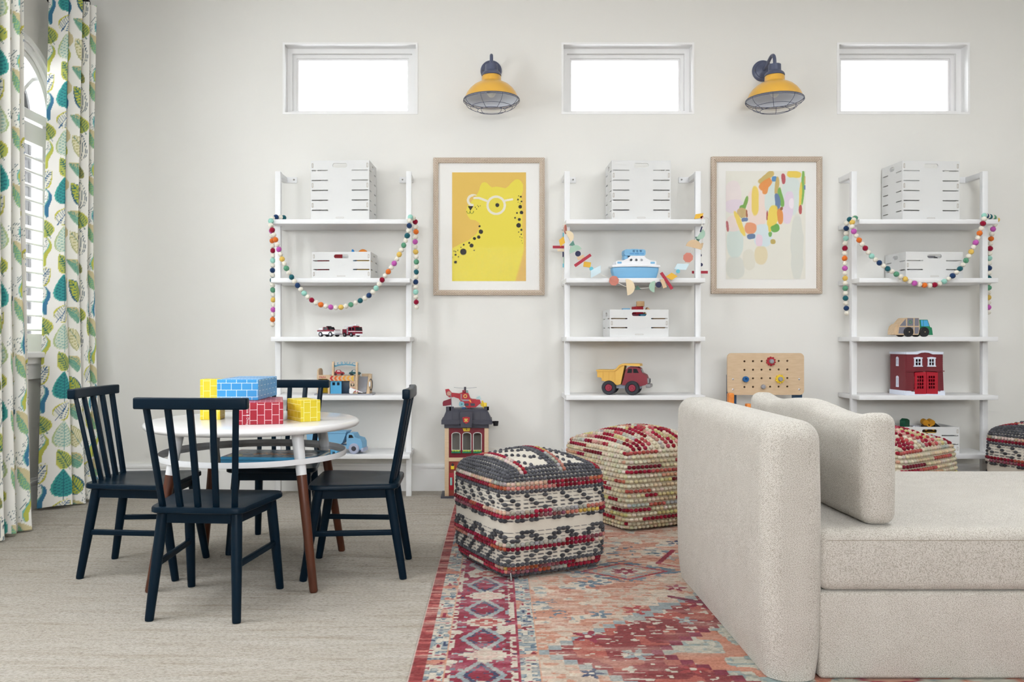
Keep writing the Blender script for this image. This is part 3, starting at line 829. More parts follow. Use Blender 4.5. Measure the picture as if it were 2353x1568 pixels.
def art_cat(u, v):
    x, y = 257 + u * 738, 248 + v * 1087
    c = np.zeros(u.shape + (3,)); c[:] = (228, 190, 98)
    body = [(240, 1345), (240, 1018), (330, 968), (420, 928), (500, 862), (532, 800), (530, 755), (490, 727), (440, 720), (412, 684), (396, 632), (410, 582), (440, 552), (478, 505), (505, 468), (526, 430), (537, 385), (556, 352), (580, 344), (605, 354), (628, 378), (652, 397), (705, 390), (790, 406), (815, 390), (850, 352), (885, 322), (913, 315), (943, 332), (965, 370), (966, 425), (950, 480), (956, 560), (957, 700), (960, 820), (972, 930), (971, 1030), (950, 1120), (918, 1230), (884, 1345)]
    m = inpoly(x, y, body)
    c[m] = (233, 216, 84)
    lz = inpoly(x, y, [(900, 1345), (930, 1240), (970, 1080), (1010, 900), (1010, 1345)]) & ~m
    c[lz] = (226, 186, 104)
    dk = (58, 56, 54); wh = (232, 226, 208)
    def ringp(cx, cy, r, wd, sel=None):
        d = np.hypot(x - cx, y - cy); k = np.abs(d - r) < wd / 2
        if sel is not None: k &= sel
        c[k] = wh
    def seg(x0, y0, x1, y1, wd):
        t = np.clip(((x - x0) * (x1 - x0) + (y - y0) * (y1 - y0)) / ((x1 - x0) ** 2 + (y1 - y0) ** 2), 0, 1)
        c[np.hypot(x - x0 - t * (x1 - x0), y - y0 - t * (y1 - y0)) < wd / 2] = wh
    ringp(697, 577, 86, 23); seg(600, 532, 530, 505, 22); seg(530, 505, 478, 505, 20); seg(786, 530, 858, 518, 20)
    ringp(466, 527, 50, 24, (x < 470) | (y < 480))
    for cx, cy, r in ((708, 575, 20), (531, 787, 11), (544, 841, 22), (523, 895, 17), (480, 909, 15), (428, 953, 10), (451, 980, 20), (373, 971, 10), (345, 998, 6), (369, 1042, 32), (477, 1028, 7), (313, 1028, 6), (276, 1035, 6), (292, 1041, 6), (292, 1072, 11), (320, 1092, 7), (261, 1097, 5), (291, 1146, 15), (943, 492, 10), (920, 483, 5), (915, 520, 9), (950, 539, 9), (915, 547, 4), (937, 557, 5), (937, 592, 18), (950, 650, 18), (905, 654, 9), (886, 702, 9), (928, 719, 15), (921, 778, 23), (949, 823, 11), (922, 845, 6), (948, 867, 7), (934, 893, 5), (954, 902, 5), (951, 932, 4), (958, 955, 3), (488, 597, 5), (511, 579, 4), (520, 590, 5), (500, 614, 5), (537, 583, 4)):
        c[np.hypot(x - cx, y - cy) < r] = dk
    c[inpoly(x, y, [(414, 585), (470, 585), (440, 632)])] = dk
    for cx in (422, 453):
        d = np.hypot(x - cx, y - 640); c[(np.abs(d - 18) < 3) & (y > 636)] = (120, 132, 50)
    return c
def art_abstract(u, v):
    x, y = 248 + u * 795, 236 + v * 1080
    n1 = vnoise(x / 60, y / 90, 3) * 26 - 13; n2 = vnoise(x / 40, y / 30, 4) * 26 - 13
    c = np.zeros(u.shape + (3,)); c[:] = (232, 229, 218)
    def blob(cx, cy, rx, ry, col, rot=0, al=0.95, p=2.6):
        X, Y = x - cx + n1 * 0.5, y - cy + n2 * 0.5
        a, b = math.cos(R(rot)), math.sin(R(rot))
        q = (np.abs(X * a + Y * b) / rx) ** p + (np.abs(-X * b + Y * a) / ry) ** p
        k = np.clip((1.25 - q) * 3, 0, 1)[..., None] * al
        c[:] = c * (1 - k) + np.array(col) * k
    for a in ((320, 480, 80, 140, (236, 222, 222), 0, .8), (330, 590, 90, 70, (228, 212, 226), 0, .7), (340, 950, 80, 150, (208, 222, 216), 0, .8), (560, 600, 100, 190, (240, 218, 208), 0, .9), (330, 760, 70, 80, (238, 218, 212), 0, .8), (620, 880, 90, 110, (214, 228, 232), 0, .9), (580, 930, 30, 60, (238, 208, 222), 0, .8),
              (700, 480, 60, 170, (214, 226, 220), 8, .9), (900, 480, 90, 190, (216, 226, 222), 0, .9), (870, 600, 50, 160, (230, 208, 228), 6, .8), (900, 560, 24, 50, (242, 232, 238), 0, .9), (960, 1000, 60, 320, (214, 216, 208), 0, .7), (600, 1080, 60, 90, (226, 210, 170), 0, .8), (340, 1200, 90, 110, (212, 214, 206), 0, .7), (480, 1120, 60, 100, (220, 216, 200), 0, .6),
              (650, 300, 90, 34, (204, 178, 110), -38), (645, 370, 74, 40, (230, 150, 84), -38), (640, 420, 30, 50, (232, 152, 88), 8), (732, 312, 24, 26, (92, 142, 192), 0), (826, 312, 22, 52, (188, 92, 98), -4), (930, 268, 66, 34, (236, 206, 92), 8), (1012, 400, 16, 170, (130, 180, 92), 2), (992, 480, 12, 130, (236, 208, 96), 2), (1036, 330, 12, 40, (206, 180, 120)), (1034, 400, 12, 24, (112, 136, 170)),
              (540, 530, 34, 142, (236, 208, 106), 0), (758, 385, 18, 90, (204, 176, 110), 4), (800, 500, 22, 96, (124, 176, 92), -10), (765, 540, 27, 82, (108, 132, 172), -5), (715, 690, 52, 110, (238, 210, 96), 8), (690, 790, 16, 50, (238, 210, 96), 0), (790, 690, 28, 76, (228, 148, 82), 0), (806, 610, 12, 14, (160, 110, 80)), (742, 806, 44, 36, (112, 172, 86), -20), (692, 864, 18, 24, (126, 178, 96), 0), (722, 942, 26, 24, (196, 172, 100), 0), (656, 680, 7, 46, (170, 84, 84)), (994, 620, 14, 42, (188, 92, 92), 0),
              (430, 595, 18, 110, (130, 172, 88), 16), (410, 612, 26, 38, (124, 172, 90), 0), (412, 650, 50, 46, (204, 176, 126), 0), (385, 760, 24, 130, (238, 210, 104), -22), (434, 722, 32, 22, (110, 130, 168), 0), (458, 660, 9, 40, (170, 110, 84)), (495, 805, 58, 56, (232, 158, 118), 0), (502, 888, 42, 26, (104, 128, 164), 0), (265, 788, 12, 48, (186, 108, 112), -4)):
        blob(*a)
    return c
picture('framed print of a yellow cheetah in round white glasses below a sconce', 996, 364, 1251, 679, 1039, 397, 1208.5, 646.5, art_cat, 'yellow cheetah wearing round glasses on orange')
picture('framed abstract print of orange, yellow and green brush patches above the peg board', 1633, 361.5, 1886.5, 675.5, 1667, 394, 1849.5, 642, art_abstract, 'pale abstract with coloured brush patches')

# ------------------------------------------------------------------ wall sconces
M_sblack = mat('dark_enamel', (82, 88, 112), 0.35)
M_syel = mat('mustard_enamel', (232, 178, 70), 0.28, coat=0.3)
M_sin = mat('white_enamel', (226, 230, 240), 0.3)
def sconce(px, label):
    x = PX(px, WALL)
    root = thing('wall_sconce', label, 'sconce', (x, WALL, 2.462), 0, 'caged wall sconces')
    mb = MB()
    mb.lathe([(0, 0.001), (0.062, 0.001), (0.062, 0.008), (0.054, 0.014), (0.046, 0.015), (0.044, 0.020), (0.030, 0.024), (0.020, 0.030), (0, 0.031)], 36, UP)
    bpz = mb.build('backplate', M_sblack, root)
    for s in (-1, 1): MB().ball((s * 0.050, -0.0145, 0), (0.004, 0.003, 0.004), 8, 5).build('screw', mat_screw, bpz)
    yc = -0.203
    pts, _ = spline([(0, -0.026, 0.0), (0, -0.060, 0.004), (0, -0.105, 0.022), (0, -0.150, 0.036), (0, -0.185, 0.028), (0, -0.202, 0.0), (0, yc, -0.045)], 28)
    MB().tube([Vector(p) for p in pts], 0.0095, 12).build('gooseneck', M_sblack, root)
    z0 = 2.236 - 2.462
    mb = MB().lathe([(0, 0.200), (0.020, 0.200), (0.034, 0.196), (0.035, 0.162), (0.038, 0.158), (0.049, 0.150), (0.054, 0.142), (0.055, 0.134), (0.050, 0.132)], 36, Matrix.Translation((0, yc, z0)))
    mb.build('socket_cap', M_sblack, root)
    outer = [(0.050, 0.134), (0.054, 0.128), (0.055, 0.106), (0.060, 0.098), (0.078, 0.090), (0.100, 0.078), (0.122, 0.058), (0.138, 0.036), (0.148, 0.014), (0.153, 0.0)]
    sh = MB().lathe(outer, 48, Matrix.Translation((0, yc, z0))).build('shade', M_syel, root)
    inner = [(0.153, 0.0), (0.150, 0.0), (0.145, 0.014), (0.135, 0.035), (0.119, 0.056), (0.098, 0.074), (0.076, 0.086), (0.058, 0.094), (0.03, 0.100), (0, 0.100)]
    MB().lathe(inner, 48, Matrix.Translation((0, yc, z0))).build('shade_lining', M_sin, sh)
    MB().ball((0, yc, z0 + 0.05), (0.028, 0.028, 0.038), 14, 9).cyl((0, yc, z0 + 0.075), (0, yc, z0 + 0.105), 0.014).build('bulb', mat('frosted_bulb' + str(px), (236, 236, 232), 0.3), root)
    cg = MB()
    def ringc(r, z, t): cg.tube([Vector((r * math.cos(a), yc + r * math.sin(a), z0 + z)) for a in np.linspace(0, 2 * math.pi, 41)[:-1]], t, 6, True)
    ringc(0.156, 0.0, 0.0026); ringc(0.158, -0.008, 0.0018); ringc(0.078, -0.062, 0.0016); ringc(0.118, -0.045, 0.0014)
    for k in range(8):
        a = R(22.5 + 45 * k)
        prof = [(0.157, 0.0), (0.152, -0.018), (0.138, -0.034), (0.118, -0.046), (0.098, -0.056), (0.078, -0.062)]
        cg.tube([Vector((r * math.cos(a), yc + r * math.sin(a), z0 + z)) for r, z in prof], 0.0015, 5)
    cg.build('cage', M_sblack, root)
sconce(1128.5, 'mustard caged sconce above the cheetah picture')
sconce(1752, 'mustard caged sconce above the abstract picture')

# wall sockets
M_plate = mat('socket_plate', (228, 224, 216), 0.5)
def socket(px, py, label):
    o = thing('wall_socket', label, 'socket', P(px, py, WALL - 0.001))
    pl = MB().rbox((0, -0.003, 0), (0.072, 0.006, 0.116), 0.002, 1).build('cover_plate', M_plate, o)
    for s in (-1, 1):
        MB().plate([rrect(-0.017, s * 0.024 - 0.015, 0.017, s * 0.024 + 0.015, 0.008)], 0.002, stand(0, -0.0068, 0)).build('outlet', M_trim, pl)
socket(1136, 1052, 'pale wall socket low beside the toy fire station')
socket(455, 948, 'pale wall socket glimpsed behind the yellow blocks')
# ------------------------------------------------------------------ children's chairs
M_navy = mat('navy_paint', (7, 27, 41), 0.34, spec=0.13, bump=(90, 0.05, 0.001))
def make_chair():
    root = link('spindle_chair', None)
    root.empty_display_size = 0.05
    zt = 0.352
    # seat: trapezium with rounded corners, softly dished
    out = []
    cor = [(-0.150, -0.165, 0.035), (0.150, -0.165, 0.035), (0.192, 0.165, 0.055), (-0.192, 0.165, 0.055)]
    n = len(cor)
    for i, (x, y, r) in enumerate(cor):
        p = Vector((x, y)); a = (Vector(cor[i - 1][:2]) - p).normalized(); b = (Vector(cor[(i + 1) % n][:2]) - p).normalized()
        for k in range(7):
            t = k / 6
            q = (p + a * r) * (1 - t) ** 2 + p * (2 * t * (1 - t)) + (p + b * r) * t ** 2
            out.append((q.x, q.y))
    rings = [(0.97, zt - 0.0205), (1.0, zt - 0.0165), (1.0, zt - 0.005), (0.985, zt - 0.0005), (0.93, zt), (0.75, zt - 0.002), (0.5, zt - 0.004), (0.25, zt - 0.005)]
    vs, fs = [], []
    m = len(out)
    for s, z in rings: vs += [(x * s, y * s, z) for x, y in out]
    for k in range(len(rings) - 1):
        for i in range(m): fs.append((k * m + i, k * m + (i + 1) % m, (k + 1) * m + (i + 1) % m, (k + 1) * m + i))
    vs.append((0, 0, zt - 0.0055)); c_ = len(vs) - 1
    for i in range(m): fs.append(((len(rings) - 1) * m + i, (len(rings) - 1) * m + (i + 1) % m, c_))
    fs.append(tuple(range(m - 1, -1, -1)))
    MB().add(vs, fs).build('seat', M_navy, root)
    zb = zt - 0.0205
    tops = {(-1, -1): (-0.120, -0.128), (1, -1): (0.120, -0.128), (-1, 1): (-0.146, 0.126), (1, 1): (0.146, 0.126)}
    feet = {(-1, -1): (-0.140, -0.182), (1, -1): (0.140, -0.182), (-1, 1): (-0.161, 0.182), (1, 1): (0.161, 0.182)}
    for k in tops:
        a, b = tops[k], feet[k]
        l = MB(); pts = []
        l.tube([Vector((b[0] + (a[0] - b[0]) * t, b[1] + (a[1] - b[1]) * t, zb * t + 0.0)) for t in (0.0, 0.02, 0.6, 1.0)], [0.0125, 0.0138, 0.0172, 0.0178], 18)
        l.build('leg', M_navy, root)
    def on_leg(k, z):
        t = z / zb; a, b = tops[k], feet[k]
        return Vector((b[0] + (a[0] - b[0]) * t, b[1] + (a[1] - b[1]) * t, z))
    ap = 0.034
    for p, q in ((( -1, -1), (1, -1)), ((-1, 1), (1, 1)), ((-1, -1), (-1, 1)), ((1, -1), (1, 1))):
        a, b = Vector((*tops[p], zb - ap / 2)), Vector((*tops[q], zb - ap / 2))
        MB().bar(a, b, 0.016, ap).build('apron', M_navy, root)
    for s in (-1, 1):
        a, b = on_leg((s, -1), 0.170), on_leg((s, 1), 0.170)
        mb = MB().rbox((0, 0, 0), ((b - a).length, 0.015, 0.020), 0.004, 2, M=Matrix.Translation((a + b) / 2) @ (b - a).to_track_quat('X', 'Z').to_matrix().to_4x4())
        mb.build('stretcher', M_navy, root)
    # five flat spindles fanning up to a bowed rail
    def bow(x): return 0.30 * x * x
    for i in range(5):
        f = i - 2
        xb, xt = f * 0.0585, f * 0.0715
        a = Vector((xb, -0.140 + bow(xb), zt - 0.006)); b = Vector((xt, -0.203 + bow(xt) * 1.2, 0.672))
        q = (b - a).to_track_quat('Z', 'Y').to_matrix().to_4x4()
        MB().rbox((0, 0, 0), (0.0195, 0.015, (b - a).length), 0.003, 2, M=Matrix.Translation((a + b) / 2) @ q).build('spindle', M_navy, root)
    def fn(x, y, z): return (x, y + bow(x) * 1.2, z)
    MB().rbox((0, -0.206, 0.682), (0.362, 0.028, 0.036), 0.005, 2, (14, 1, 1), fn).build('top_rail', M_navy, root)
    return root
GC = 'navy spindle chairs around the table'
def put_chair(o, x, y, rz, label):
    o.location = (x, y, 0); o.rotation_euler = (0, 0, R(rz)); tag(o, label, 'chair', GC)
ch = make_chair()
c2, c3, c4 = copy_tree(ch), copy_tree(ch), copy_tree(ch)
put_chair(ch, -0.892, 2.757, -4, 'navy spindle-back child chair turned with its back to us')
put_chair(c2, -0.478, 3.18, 91, 'navy spindle-back child chair with its back toward the poufs')
put_chair(c3, -1.303, 3.185, -91, 'navy spindle-back child chair with its back toward the curtains')
put_chair(c4, -0.88, 3.565, 180, 'navy spindle-back child chair on the far side, before the shelf unit')

# ------------------------------------------------------------------ round play table
TX, TY, TZ = -0.876, 3.165, 0.577
M_top = mat('white_table_lacquer', (226, 225, 225), 0.22, coat=0.3)
M_leg = mat('white_leg_paint', (230, 231, 234), 0.35)
M_walnut = mat('walnut_leg', (92, 46, 24), 0.4, vary=(30, (72, 34, 18)), stretch=(1, 1, 0.15))
M_tray = glass_mat('clear_acrylic', (0.84, 0.86, 0.88), refl=0.22, rough=0.03)
tb = thing('round_table', 'round white play table with two-tone walnut-tipped legs', 'table', (TX, TY, 0))
MB().lathe([(0, TZ - 0.027), (0.383, TZ - 0.027), (0.391, TZ - 0.0245), (0.3965, TZ - 0.019), (0.398, TZ - 0.0135), (0.3965, TZ - 0.008), (0.391, TZ - 0.003), (0.383, TZ), (0, TZ)], 96).build('table_top', M_top, tb)
def leg_pt(sx, sy, z):
    t = z / (TZ - 0.027); a, b = 0.287, 0.212
    return Vector((sx * (a + (b - a) * t), sy * (a + (b - a) * t), z))
for sx in (-1, 1):
    for sy in (-1, 1):
        zs, zc = TZ - 0.0268, 0.400
        l = MB().tube([leg_pt(sx, sy, zc), leg_pt(sx, sy, zs)], [0.0182, 0.0215], 20).build('leg', M_leg, tb)
        MB().tube([leg_pt(sx, sy, 0.0), leg_pt(sx, sy, 0.006), leg_pt(sx, sy, zc)], [0.0115, 0.0145, 0.0182], 20).build('leg_tip', M_walnut, l)
tr = MB().lathe([(0, 0.4415), (0.342, 0.4415), (0.342, 0.445), (0, 0.445)], 96).build('tray', M_tray, tb)
MB().lathe([(0.341, 0.4405), (0.348, 0.4405), (0.349, 0.450), (0.347, 0.460), (0.344, 0.460), (0.341, 0.4455), (0.341, 0.4405)], 96).build('tray_rim', M_leg, tr)

# ------------------------------------------------------------------ cardboard brick blocks
def brick_mat(name, face, mortar, alt):
    m = bpy.data.materials.new(name)
    N, L, b = nodes(m)
    uv = N.new('ShaderNodeUVMap')
    t = N.new('ShaderNodeTexBrick')
    L.new(uv.outputs[0], t.inputs['Vector'])
    t.inputs['Color1'].default_value = (*lin(face), 1); t.inputs['Color2'].default_value = (*lin(alt), 1); t.inputs['Mortar'].default_value = (*lin(mortar), 1)
    t.inputs['Scale'].default_value = 1.0; t.inputs['Mortar Size'].default_value = 0.0009; t.inputs['Mortar Smooth'].default_value = 0.1
    t.inputs['Brick Width'].default_value = 0.038; t.inputs['Row Height'].default_value = 0.0255
    L.new(t.outputs[0], b.inputs['Base Color'])
    b.inputs['Roughness'].default_value = 0.35
    return m
BM = {'yellow': brick_mat('yellow_brick_print', (230, 208, 50), (248, 240, 170), (224, 200, 44)), 'blue': brick_mat('blue_brick_print', (66, 158, 220), (228, 242, 250), (60, 148, 212)), 'red': brick_mat('red_brick_print', (172, 14, 44), (240, 214, 218), (164, 10, 40))}
M_flap = mat('flap_line', (60, 40, 20), 0.8)
def block(colour, w_, d_, h_, x, y, z, rz, label, turn=False):
    """paper brick: crisp folded box with a printed brick pattern"""
    root = thing('brick_block', label, 'toy block', (x, y, z), R(rz), 'cardboard brick blocks')
    me = bpy.data.meshes.new('carton')
    vs, fs, uv = [], [], []
    def face(o, du, dv, lu, lv, sw):
        b = len(vs); o, du, dv = Vector(o), Vector(du), Vector(dv)
        for a, c in ((0, 0), (1, 0), (1, 1), (0, 1)):
            vs.append(tuple(o + du * (a * lu) + dv * (c * lv)))
            uv.append((c * lv + 0.004, a * lu + 0.013) if sw else (a * lu + 0.004, c * lv + 0.013))
        fs.append((b, b + 1, b + 2, b + 3))
    a, d, h = w_ / 2, d_, h_
    face((-a, 0, 0), (1, 0, 0), (0, 0, 1), w_, h, turn)
    face((a, d, 0), (-1, 0, 0), (0, 0, 1), w_, h, turn)
    face((a, 0, 0), (0, 1, 0), (0, 0, 1), d, h, turn if colour != 'blue' else True)
    face((-a, d, 0), (0, -1, 0), (0, 0, 1), d, h, False)
    face((-a, 0, h), (1, 0, 0), (0, 1, 0), w_, d, False)
    face((-a, d, 0), (1, 0, 0), (0, -1, 0), w_, d, False)
    me.from_pydata(vs, [], fs)
    l = me.uv_layers.new(name='UVMap')
    for lp in me.loops: l.data[lp.index].uv = uv[lp.vertex_index]
    import bmesh
    bm = bmesh.new(); bm.from_mesh(me); bmesh.ops.remove_doubles(bm, verts=bm.verts, dist=1e-5); bm.to_mesh(me); bm.free()
    me.materials.append(BM[colour]); me.update()
    o = link('carton', me, root)
    bv = o.modifiers.new('soft_edges', 'BEVEL'); bv.width = 0.0022; bv.segments = 2
    MB().box((a * 0.0, d * 0.5, h + 0.0002), (w_ * 0.96, 0.0012, 0.0004)).build('flap_seam', M_flap, root)
    return root
block('yellow', 0.075, 0.078, 0.154, -1.035, 3.135, TZ, 4, 'yellow brick-print block standing upright on the table', True)
rd = block('red', 0.154, 0.30, 0.079, -0.794, 2.958, TZ, 14, 'red brick-print block lying under the blue one', True)
MB().text('Melissa & Doug', 0.0125, 0.0006, Matrix.Translation((-0.0465, -0.0006, 0.038)) @ UP @ Matrix.Rotation(R(-90), 4, 'Z')).build('lettering', mat('white_print', (240, 226, 228), 0.5), rd)
block('blue', 0.152, 0.30, 0.077, -0.908, 3.058, TZ + 0.0798, 1, 'blue brick-print block resting on top of the red one')
block('yellow', 0.078, 0.143, 0.080, -0.640, 3.070, TZ, 33, 'small yellow brick-print block lying alone at the table edge', True)

# picture book on the tray
def cover(u, v):
    c = np.zeros(u.shape + (3,)); c[:] = (74, 120, 150)
    n = vnoise(u * 9, v * 7, 11); c[n > 0.55] = (46, 66, 84); c[n > 0.75] = (150, 150, 150)
    for cx, cy, rx, ry, col in ((0.1, 0.22, 0.08, 0.16, (206, 200, 70)), (0.10, 0.22, 0.05, 0.09, (120, 150, 60)), (0.86, 0.32, 0.10, 0.2, (232, 232, 232)), (0.86, 0.34, 0.06, 0.1, (50, 60, 76)), (0.7, 0.7, 0.2, 0.18, (70, 84, 100)), (0.55, 0.75, 0.12, 0.08, (190, 170, 160))):
        c[((u - cx) / rx) ** 2 + ((v - cy) / ry) ** 2 < 1] = col
    for i in range(7):
        cx, cy = 0.30 + i * 0.065, 0.42 + 0.05 * math.sin(i * 1.3)
        k = ((u - cx) / 0.032) ** 2 + ((v - cy) / 0.13) ** 2 < 1; c[k] = (212, 150, 96); k = ((u - cx) / 0.014) ** 2 + ((v - cy) / 0.06) ** 2 < 1; c[k] = (120, 70, 60)
    c[v < 0.06] = (70, 170, 214); c[(u < 0.05) & (v > 0.1)] = (110, 76, 120)
    return c
bx0, bx1, byn, byf = PX(503, 2.98), PX(726, 2.98), 2.985, 3.185
bk = thing('picture_book', 'blue illustrated picture book lying on the clear tray under the table top', 'book', ((bx0 + bx1) / 2, byn, 0.4451), R(-4))
bw = bx1 - bx0
MB().box((0, 0.105, 0.005), (bw - 0.004, 0.206, 0.0085)).build('pages', mat('book_pages', (226, 222, 210), 0.9), bk)
MB().box((0, 0.105, 0.0006), (bw, 0.21, 0.0012)).build('back_cover', mat('blue_cover', (64, 160, 208), 0.35), bk)
MB().box((0, 0.0006, 0.0052), (bw, 0.0012, 0.0104)).build('spine', mat('blue_spine', (72, 166, 214), 0.35), bk)
g = np.zeros((120, 90, 3)); uu, vv = np.meshgrid(np.linspace(0, 1, 120), np.linspace(0, 1, 90), indexing='ij')
g[..., 0] = (uu - 0.5) * bw; g[..., 1] = vv * 0.21; g[..., 2] = 0.0107
me = grid_mesh('front_cover', g, painted('book_cover_print', 0.3, spec=0.5)); set_print(me, cover(uu, vv).reshape(-1, 3)); link('front_cover', me, bk)
# ------------------------------------------------------------------ patterned rug
RX0, RX1, RY0, RY1, RT = -0.196, 2.75, 1.30, 4.40, 0.009
def lines(segs):
    out = []
    for a, b, st in segs:
        n = max(1, int(round((b - a) / st))); out += list(np.linspace(a, b, n, endpoint=False))
    return np.array(out + [segs[-1][1]])
def rug_print(x, y):
    """x, y metres on the rug plane"""
    cx, cy = np.floor(x / 0.0045), np.floor(y / 0.0045)
    rng = np.random.RandomState(5); T = rng.rand(512, 512)
    px = T[cx.astype(int) % 512, cy.astype(int) % 512]
    wx, wy = cx * 0.0045, cy * 0.0045
    n_m = vnoise(wx * 22, wy * 22, 1); n_f = vnoise(wx * 60, wy * 80, 2); n_b = vnoise(wx * 5, wy * 5, 3); n_s = vnoise(wx * 18, wy * 110, 4)
    u = wx - RX0
    c = np.zeros(x.shape + (3,)); c[:] = (216, 196, 176)
    cream, blue, lblue, brick, crim, navy, peach, sage = (206, 196, 180), (98, 118, 134), (148, 158, 160), (136, 42, 44), (138, 12, 48), (46, 60, 94), (196, 140, 116), (166, 166, 154)
    def put(m, col): c[m] = col
    # field
    put(n_m > 0.40, peach); put((n_m > 0.40) & (n_s > 0.56), (206, 166, 146)); put((n_m < 0.30) & (n_f > 0.3), cream); put((n_f > 0.74), (178, 112, 94)); put((n_m < 0.34) & (n_f > 0.62), lblue); put((n_b > 0.62) & (n_f > 0.5), (198, 178, 160)); put((n_b < 0.3) & (n_f > 0.72), blue)
    q = 0.035
    gx, gy = np.floor((wx - 1.02) / q) * q, np.floor((wy - 2.28) / q) * q
    dd = np.abs(gx) * 0.92 + np.abs(gy)
    put(dd < 0.84, (198, 190, 176)); put((dd < 0.80) & (n_s < 0.86), brick); put((dd < 0.80) & (n_m > 0.64), (176, 88, 74)); put((dd < 0.80) & (n_f > 0.80), cream)
    put((dd < 0.84) & (dd > 0.795), lblue)
    put(dd < 0.53, (128, 22, 52)); put(dd < 0.50, (196, 192, 176)); put((dd < 0.50) & (n_f > 0.58), sage); put((dd < 0.50) & (n_f > 0.72), (150, 166, 164)); put((dd < 0.50) & (n_m > 0.74), (198, 130, 104))
    put((dd < 0.26), (156, 40, 56)); put((dd < 0.235), peach); put((dd < 0.13), blue)
    # small lozenge and flower motifs in the field
    def lozenge(mx, my, s):
        d = np.abs(wx - mx) / (0.17 * s) + np.abs(wy - my) / (0.115 * s)
        put((d < 1.35) & (d > 1.0) & (n_f > 0.45), blue); put(d < 1.0, (160, 44, 56)); put(d < 0.86, (196, 150, 130)); put((d < 0.86) & (n_f > 0.5), lblue); put(d < 0.52, cream)
        r = np.hypot((wx - mx) / 1.3, wy - my); a = np.arctan2(wy - my, (wx - mx) / 1.3)
        put(r < 0.028 * s * (1 + 0.35 * np.cos(8 * a)) + 0.006, crim); put(r < 0.010, cream)
    def flower(mx, my, s, col):
        r = np.hypot(wx - mx, wy - my); a = np.arctan2(wy - my, wx - mx)
        put((r < 0.04 * s * (0.7 + 0.4 * np.cos(5 * a))), col); put(r < 0.010 * s, cream)
    lozenge(0.512, 3.11, 1.0); lozenge(0.62, 3.98, 0.9); lozenge(1.5, 3.3, 1.0); lozenge(2.2, 2.4, 1.2)
    for i, (mx, my) in enumerate(((0.30, 3.30), (0.36, 2.95), (0.66, 2.90), (0.72, 3.30), (0.44, 3.50), (0.80, 3.55), (0.92, 3.2), (0.30, 2.42), (0.42, 2.28), (0.55, 2.18), (0.28, 2.15), (0.24, 3.7), (0.9, 3.75), (0.62, 2.56), (0.48, 2.66), (1.2, 3.4), (0.36, 2.62), (0.7, 2.72))):
        flower(mx, my, 0.8 + 0.4 * ((i * 37) % 10) / 10, (navy, blue, crim, lblue, (170, 60, 60))[i % 5])
    def stroke(x0, y0, x1, y1, wd, col):
        t = np.clip(((wx - x0) * (x1 - x0) + (wy - y0) * (y1 - y0)) / ((x1 - x0) ** 2 + (y1 - y0) ** 2), 0, 1)
        put(np.hypot(wx - x0 - t * (x1 - x0), wy - y0 - t * (y1 - y0)) < wd, col)
    stroke(0.76, 3.42, 0.66, 3.22, 0.011, crim); stroke(0.66, 3.22, 0.80, 3.12, 0.006, (170, 70, 70)); stroke(0.62, 2.80, 0.80, 2.68, 0.012, (120, 30, 60))
    # borders, from the outer edge
    f = (n_m > 0.5) | (px > 0.86)
    b1 = (u >= 0.040) & (u < 0.092); b3 = (u >= 0.288) & (u < 0.342); b2 = (u >= 0.092) & (u < 0.288)
    for b in (b1, b3):
        put(b, cream); put(b & (n_f > 0.52), blue); put(b & (n_f > 0.62), lblue); put(b & (n_m > 0.70), (196, 130, 110)); put(b & (n_f < 0.16), crim); put(b & (n_f > 0.88), navy)
    per = 0.265
    ph = (wy - 2.536) / per; k = ph - np.round(ph)
    ub = u - 0.188
    put(b2, crim); put(b2 & (n_f > 0.80), lblue); put(b2 & (n_f < 0.12), navy); put(b2 & (n_m > 0.78), cream)
    zz = np.abs(ub - 0.085 * np.sin(np.pi * 2 * (wy / (2 * per)))) < 0.008
    edge = b2 & (np.abs(np.abs(ub) - 0.088) < 0.010) & (n_f > 0.45); put(edge, cream)
    put(b2 & (np.abs(np.abs(ub) + np.abs(np.abs(k) - 0.5) * 0.16 - 0.06) < 0.009), lblue)
    put(b2 & (np.abs(np.abs(ub) + np.abs(np.abs(k) - 0.5) * 0.16 - 0.042) < 0.006) & (n_f > 0.4), navy)
    rr = np.abs(np.floor(ub / 0.0135)) * 0.0135 * 0.9 + np.abs(np.floor(k * per / 0.0135)) * 0.0135 * 1.15
    put(b2 & (rr < 0.070) & (n_f > 0.2), cream); alt = (np.round(ph).astype(int) % 2 == 0)
    put(b2 & (rr < 0.046) & alt, (170, 60, 56)); put(b2 & (rr < 0.046) & ~alt, (206, 178, 164)); put(b2 & (rr < 0.020), (210, 196, 180))
    put((u > 0.090) & (u < 0.095), (206, 150, 120)); put((u > 0.286) & (u < 0.291), (150, 24, 56)); put((u > 0.341) & (u < 0.346), (206, 150, 120))
    put(u < 0.040, (140, 40, 42)); put((u < 0.040) & (n_s > 0.56), (174, 76, 72)); put((u < 0.040) & (n_s > 0.75), (196, 124, 112))
    put(u < 0.004, (206, 186, 176))
    # distressed, worn towards the ground colour
    wear = np.clip((vnoise(wx * 9, wy * 34, 8) - 0.46) * 1.3, 0, 0.45)[..., None]
    c = c * (1 - wear) + np.array((198, 184, 168)) * wear
    c += ((px - 0.5) * 26)[..., None] + ((n_s - 0.5) * 20)[..., None]
    c = 128 + (c - 128) * 1.06
    return np.clip(c * 0.87, 0, 255)
gx = lines([(RX0, 0.95, 0.0036), (0.95, RX1, 0.02)]); gy = lines([(RY0, 2.02, 0.03), (2.02, 3.3, 0.0036), (3.3, RY1, 0.006)])
X_, Y_ = np.meshgrid(gx, gy, indexing='ij')
G = np.zeros(X_.shape + (3,)); G[..., 0] = X_ + 0.028 * (Y_ - 2.1) / 1.6 * 1.0; G[..., 1] = Y_
